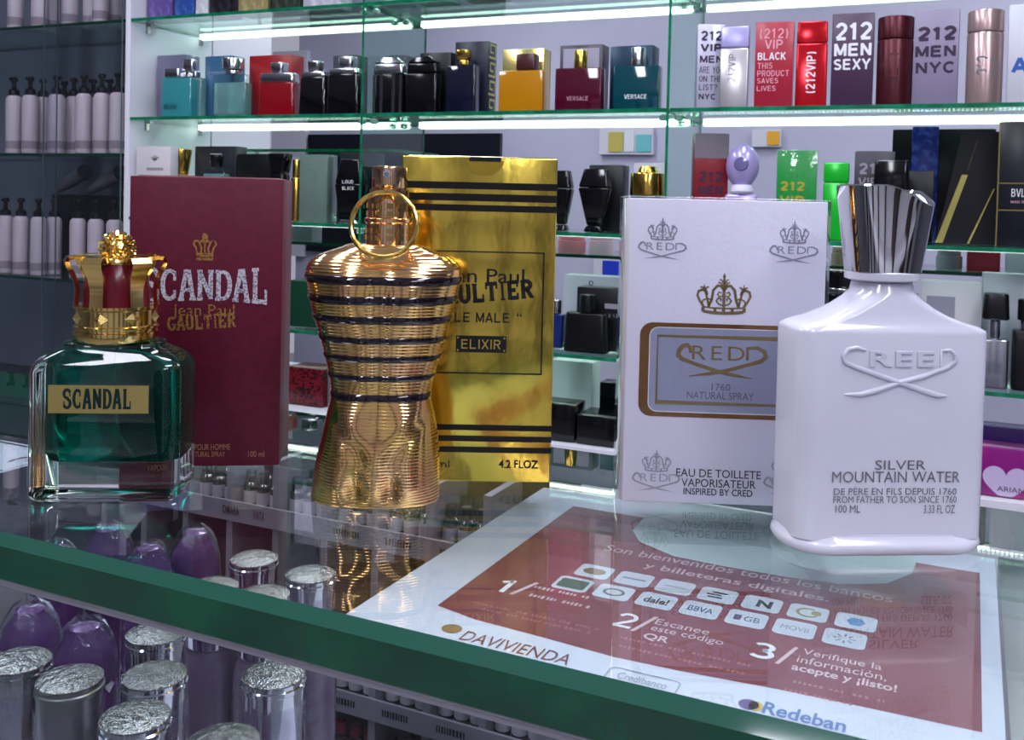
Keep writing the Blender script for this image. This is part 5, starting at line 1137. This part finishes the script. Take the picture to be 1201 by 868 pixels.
bgbox('bottle-green carton on the rear shelf left of the torso bottle', 340, 366, 262, ZR, .36, .05, cl('grey_card2', (112, 116, 122), .3))

# ---- fourth shelf
bgbox('tall white carton behind the squat black bottle', 660, 728, 324, ZD, .16, .05, cl('pale_card', (204, 204, 216), .3), texts=[('o', .44, .52, .86, .93, M_PRINTB)])
bgbox('matte black carton with pale emblem beside the squat bottle', 676, 729, 338, ZD, .08, .045, cl('black_card', (16, 16, 20), .35), bands=[(.62, .92, .68, .76, cl('ash_print', (150, 144, 156)))], texts=[('12.12', .62, .94, .54, .60, cl('ash_print', (150, 144, 156)))])
bgbottle('squat matte black bottle between the gold and white boxes', 660, 711, 346, ZD, .03, .036, [('body', 'r', 1, .92, 0, .68, M_BLACK, .6), ('cap', 'c', .36, .36, .685, 1, M_BLACK)], 0)
bgbottle('dark blue bottle edge beside the gold foil box', 640, 659, 352, ZD, .06, .03, [('body', 'r', 1, 1, 0, .7, gl('blue_perfume', (20, 40, 110), .3), .3), ('cap', 'c', .6, .6, .705, 1, M_SIL)], 0)
bgbottle('round black bottle with silver rim between white box and white bottle', 955, 1022, 318, ZD, .02, .06, [('body', 'c', 1, 1, 0, .78, cl('black_gloss', (10, 10, 14), .1)), ('rim', 'c', 1.02, 1.02, .785, .84, M_SIL), ('lid', 'c', .98, .96, .845, 1, cl('black_gloss', (10, 10, 14), .1))], 0)
bgbox('white carton with grey panel behind the white bottle shoulder', 1078, 1148, 331, ZD, .09, .05, WC, 0, bands=[(.1, .58, .5, .85, cl('grey_lilac_card2', (150, 148, 166)))])
bgbottle('chrome bottle with black oval cap right of the white bottle', 1150, 1183, 345, ZD, .03, .04, [('body', 'r', 1, 1, 0, .52, M_SIL, .3), ('label_block', 'r', .8, .8, .2, .5, M_BLACK, .3), ('neck', 'c', .4, .4, .525, .72, M_SIL), ('cap', 'r', 1, .9, .725, 1, M_BLACK, .5)], 0)
bgbottle('black bottle with chrome collar at the right frame edge', 1187, 1222, 352, ZD, .03, .04, [('body', 'r', 1, 1, 0, .66, M_BLACK, .4), ('collar', 'c', .5, .5, .665, .76, M_SIL), ('cap', 'c', .7, .7, .765, 1, M_BLACK)], 0)
bgbox('white carton behind the chrome bottle', 1150, 1216, 322, ZD, .12, .05, cl('pale_card', (204, 204, 216), .3))
bgbox('dark green carton left of the torso bottle', 338, 372, 330, ZD, .05, .045, cl('deep_green_card', (14, 60, 40), .3))
bgbox('crimson carton hidden low behind the white bottle', 1030, 1075, 345, ZD, .06, .045, cl('wine_card', (110, 24, 44), .3))

# ---- lowest level
bgbox('black carton with glossy top beside the gold foil box', 632, 674, 474, ZE, .03, .07, cl('black_gloss_card', (12, 12, 14), .15))
bgbox('wide low black carton before the white box', 677, 722, 489, ZE, .03, .09, cl('black_gloss_card', (12, 12, 14), .15))
bgbox('black carton standing behind the low black ones', 703, 738, 450, ZE, .17, .05, cl('black_gloss_card', (12, 12, 14), .15))
bgbox('pale mint carton at the back of the lowest level', 646, 694, 424, ZE, .2, .06, cl('mint_white_card', (196, 208, 204), .35))
bgbox('indigo carton behind the magenta one at the right', 1146, 1230, 503, ZE, .12, .05, cl('indigo_card', (60, 24, 100), .3))
o = bgbox('magenta carton with pale heart at the right frame edge', 1140, 1240, 528, ZE, .03, .06, cl('magenta_card', (132, 24, 116), .25, vary=(14, (190, 50, 130), .45, .8)))
loc, rz, w_, h_ = spot(1140, 1240, 528, ZE, .03, .06)
hp = []
for i in range(40):
    a = 2 * PI * i / 40; hp.append((-.012 + .0024 * 16 * math.sin(a) ** 3, .026 + .0024 * (13 * math.cos(a) - 5 * math.cos(2 * a) - 2 * math.cos(3 * a) - math.cos(4 * a))))
hp = [(x, max(z, .001)) for x, z in hp]
MB().flat(hp, -.0304).build('heart', cl('lilac_heart', (196, 180, 214), .3), o, smooth=False, fix=False)
writing(o, 'ARIANA', -.026, .030, .010, .019, -.0307, cl('plum_print', (52, 36, 62)))
bgbox('red and black checkered carton left of the torso bottle waist', 336, 378, 432, ZE, .06, .08, mat('red_check_card', (112, 14, 30), .3, vary=(160, (30, 6, 12), .48, .56)))
bgbox('grey carton low behind the torso bottle', 384, 420, 440, ZE, .08, .06, cl('grey_card2', (112, 116, 122), .3))

# ---- far wall: dark panel, pale panels, lit pictures
def onwall(x0, y0, x1, y1, t):
    a = on_plane(x0, (y0 + y1) / 2, su(0, t, 0), UN); b = on_plane(x1, (y0 + y1) / 2, su(0, t, 0), UN); c = on_plane((x0 + x1) / 2, y0, su(0, t, 0), UN); d = on_plane((x0 + x1) / 2, y1, su(0, t, 0), UN)
    return a.dot(UE), b.dot(UE), d.z, c.z
def wallthing(name, label, cat, r_, m, t=WT - .03, inner=()):
    a, b, c, d = onwall(*r_, t)
    o = thing(name, label, cat, UN * DU, -TH); MB().box(a, b, t, WT - .001, c, d).build('panel', m, o, smooth=False)
    for nm, rr_, mm in inner:
        a, b, c, d = onwall(*rr_, t); MB().box(a, b, t - .006, t - .0005, c, d).build(nm, mm, o, smooth=False)
    return o
wallthing('wall_panel', 'dark glossy panel on the far wall behind the spray head', 'panel', (360, 157, 585, 300), cl('dark_panel', (26, 28, 38), .2))
wallthing('wall_panel', 'tall white panel on the far wall left of the dark one', 'panel', (318, 60, 358, 300), cl('white_panel', (214, 214, 226), .4))
wallthing('picture', 'small bright picture of two perfume bottles on the far wall', 'picture', (703, 150, 766, 181), cl('picture_frame', (210, 210, 220), .4), inner=[('print_yellow', (714, 155, 731, 178), cl('picture_yellow', (190, 180, 90))), ('print_white', (733, 154, 744, 178), cl('picture_white', (220, 224, 230))), ('print_teal', (746, 158, 764, 178), cl('picture_teal', (110, 190, 196)))])
wallthing('picture', 'small picture of a blue bottle on the far wall', 'picture', (696, 302, 735, 326), cl('picture_frame', (210, 210, 220), .4), inner=[('print_blue', (707, 306, 732, 323), cl('picture_blue', (30, 60, 190)))])
wallthing('picture', 'small orange and white picture on the far wall above the green carton', 'picture', (882, 152, 916, 172), cl('picture_frame', (210, 210, 220), .4), inner=[('print_orange', (900, 154, 914, 170), cl('picture_orange', (230, 170, 40)))])

# ================================================================== pump bottles in the cabinet
M_PUMPB = mat('pale_bottle_plastic', (214, 200, 204), .35, vary=(8, (200, 186, 190), .4, .7)); M_PUMP = mat('black_pump', (12, 12, 15), .35)
def pump_bottle(label, group):
    t = thing('pump_bottle', label, 'bottle', (0, 0, 0), -TH, group); r = .0215; h = .165
    MB().lathe([(r - .003, 0), (r, .003), (r, h - .012), (r - .003, h - .004), (.013, h)], 20).build('body', M_PUMPB, t)
    MB().lathe([(r + .0004, .014), (r + .0004, .036)], 20, cap0=False, cap1=False).build('label', mat('pale_label', (160, 146, 152), .5), t)
    mb = MB(); mb.lathe([(.0125, h + .0002), (.015, h + .004), (.0145, h + .014), (.006, h + .022), (.0055, h + .040)], 14); p = mb.build('pump', M_PUMP, t)
    mb = MB(); mb.lathe([(.010, h + .0402), (.0105, h + .046), (.008, h + .052)], 12); mb.tube([(0, 0, h + .048), (.012, -.010, h + .048), (.022, -.018, h + .044)], .004, 8); mb.build('spout', M_PUMP, p)
    return t
protos = []
rows = [(0, [(18, .04), (46, .06), (60, .11), (82, .05), (107, .09), (118, .04), (135, .1)], 'pale pump bottle on the top shelf of the shampoo cabinet', 'pump bottles on the cabinet top shelf'),
        (1, [(16, .03), (35, .03), (50, .08), (66, .03), (86, .085), (98, .03), (119, .03), (138, .03), (75, .13), (109, .12), (128, .13)], 'pale pump bottle with black pump on the middle cabinet shelf', 'pump bottles on the cabinet middle shelf'),
        (2, [(6, .03), (24, .03), (45, .03), (63, .075), (91, .03), (112, .03), (134, .03)], 'pale pump bottle with black pump on the lower cabinet shelf', 'pump bottles on the cabinet lower shelf')]
base = None
for ri, lst, lb, gr in rows:
    for px, t in lst:
        if base is None: o = base = pump_bottle(lb, gr)
        else: o = copy_tree(base)
        o['label'] = lb; o['group'] = gr
        o.location = su(s_at(px, t + .022, CZ[ri] + .08), t + .0225, CZ[ri] + .0005); o.rotation_euler = (0, 0, -TH + random.uniform(-.5, .5))
# black carton carrying two tubes at the back of the lower shelf
loc, rz, w_, h_ = spot(60, 143, 229, CZ[2], .15, .07)
o = thing('storage_box', 'long black carton at the back of the lower cabinet shelf', 'box', loc, rz); carton_mesh(o, w_, .07, h_, cl('black_card', (16, 16, 20), .35))
M_TUBE = mat('silver_tube', (140, 134, 142), .35, .4)
for (x0, y0, x1, y1, lb) in ((66, 226, 98, 203, 'silver hair-dye tube leaning on the black carton in the cabinet'), (104, 226, 140, 204, 'silver hair-dye tube leaning beside its twin in the cabinet')):
    A = on_plane(x0, y0, su(0, .18, 0), UN); B = on_plane(x1, y1, su(0, .18, 0), UN); d = B - A; top_z = CZ[2] + h_
    A.z = top_z + .012
    t = thing('dye_tube', lb, 'tube', A, 0); B_ = B - A
    mb = MB(); mb.tube([(0, 0, 0), B_ * .5, B_], .02, 16, rr=[.011, .019, .021]); mb.build('tube', M_TUBE, t)
    mb = MB(); mb.tube([B_ * 1.001, B_ * 1.12], .022, 16); mb.build('cap', cl('smoke_cap', (60, 60, 66), .15), t)
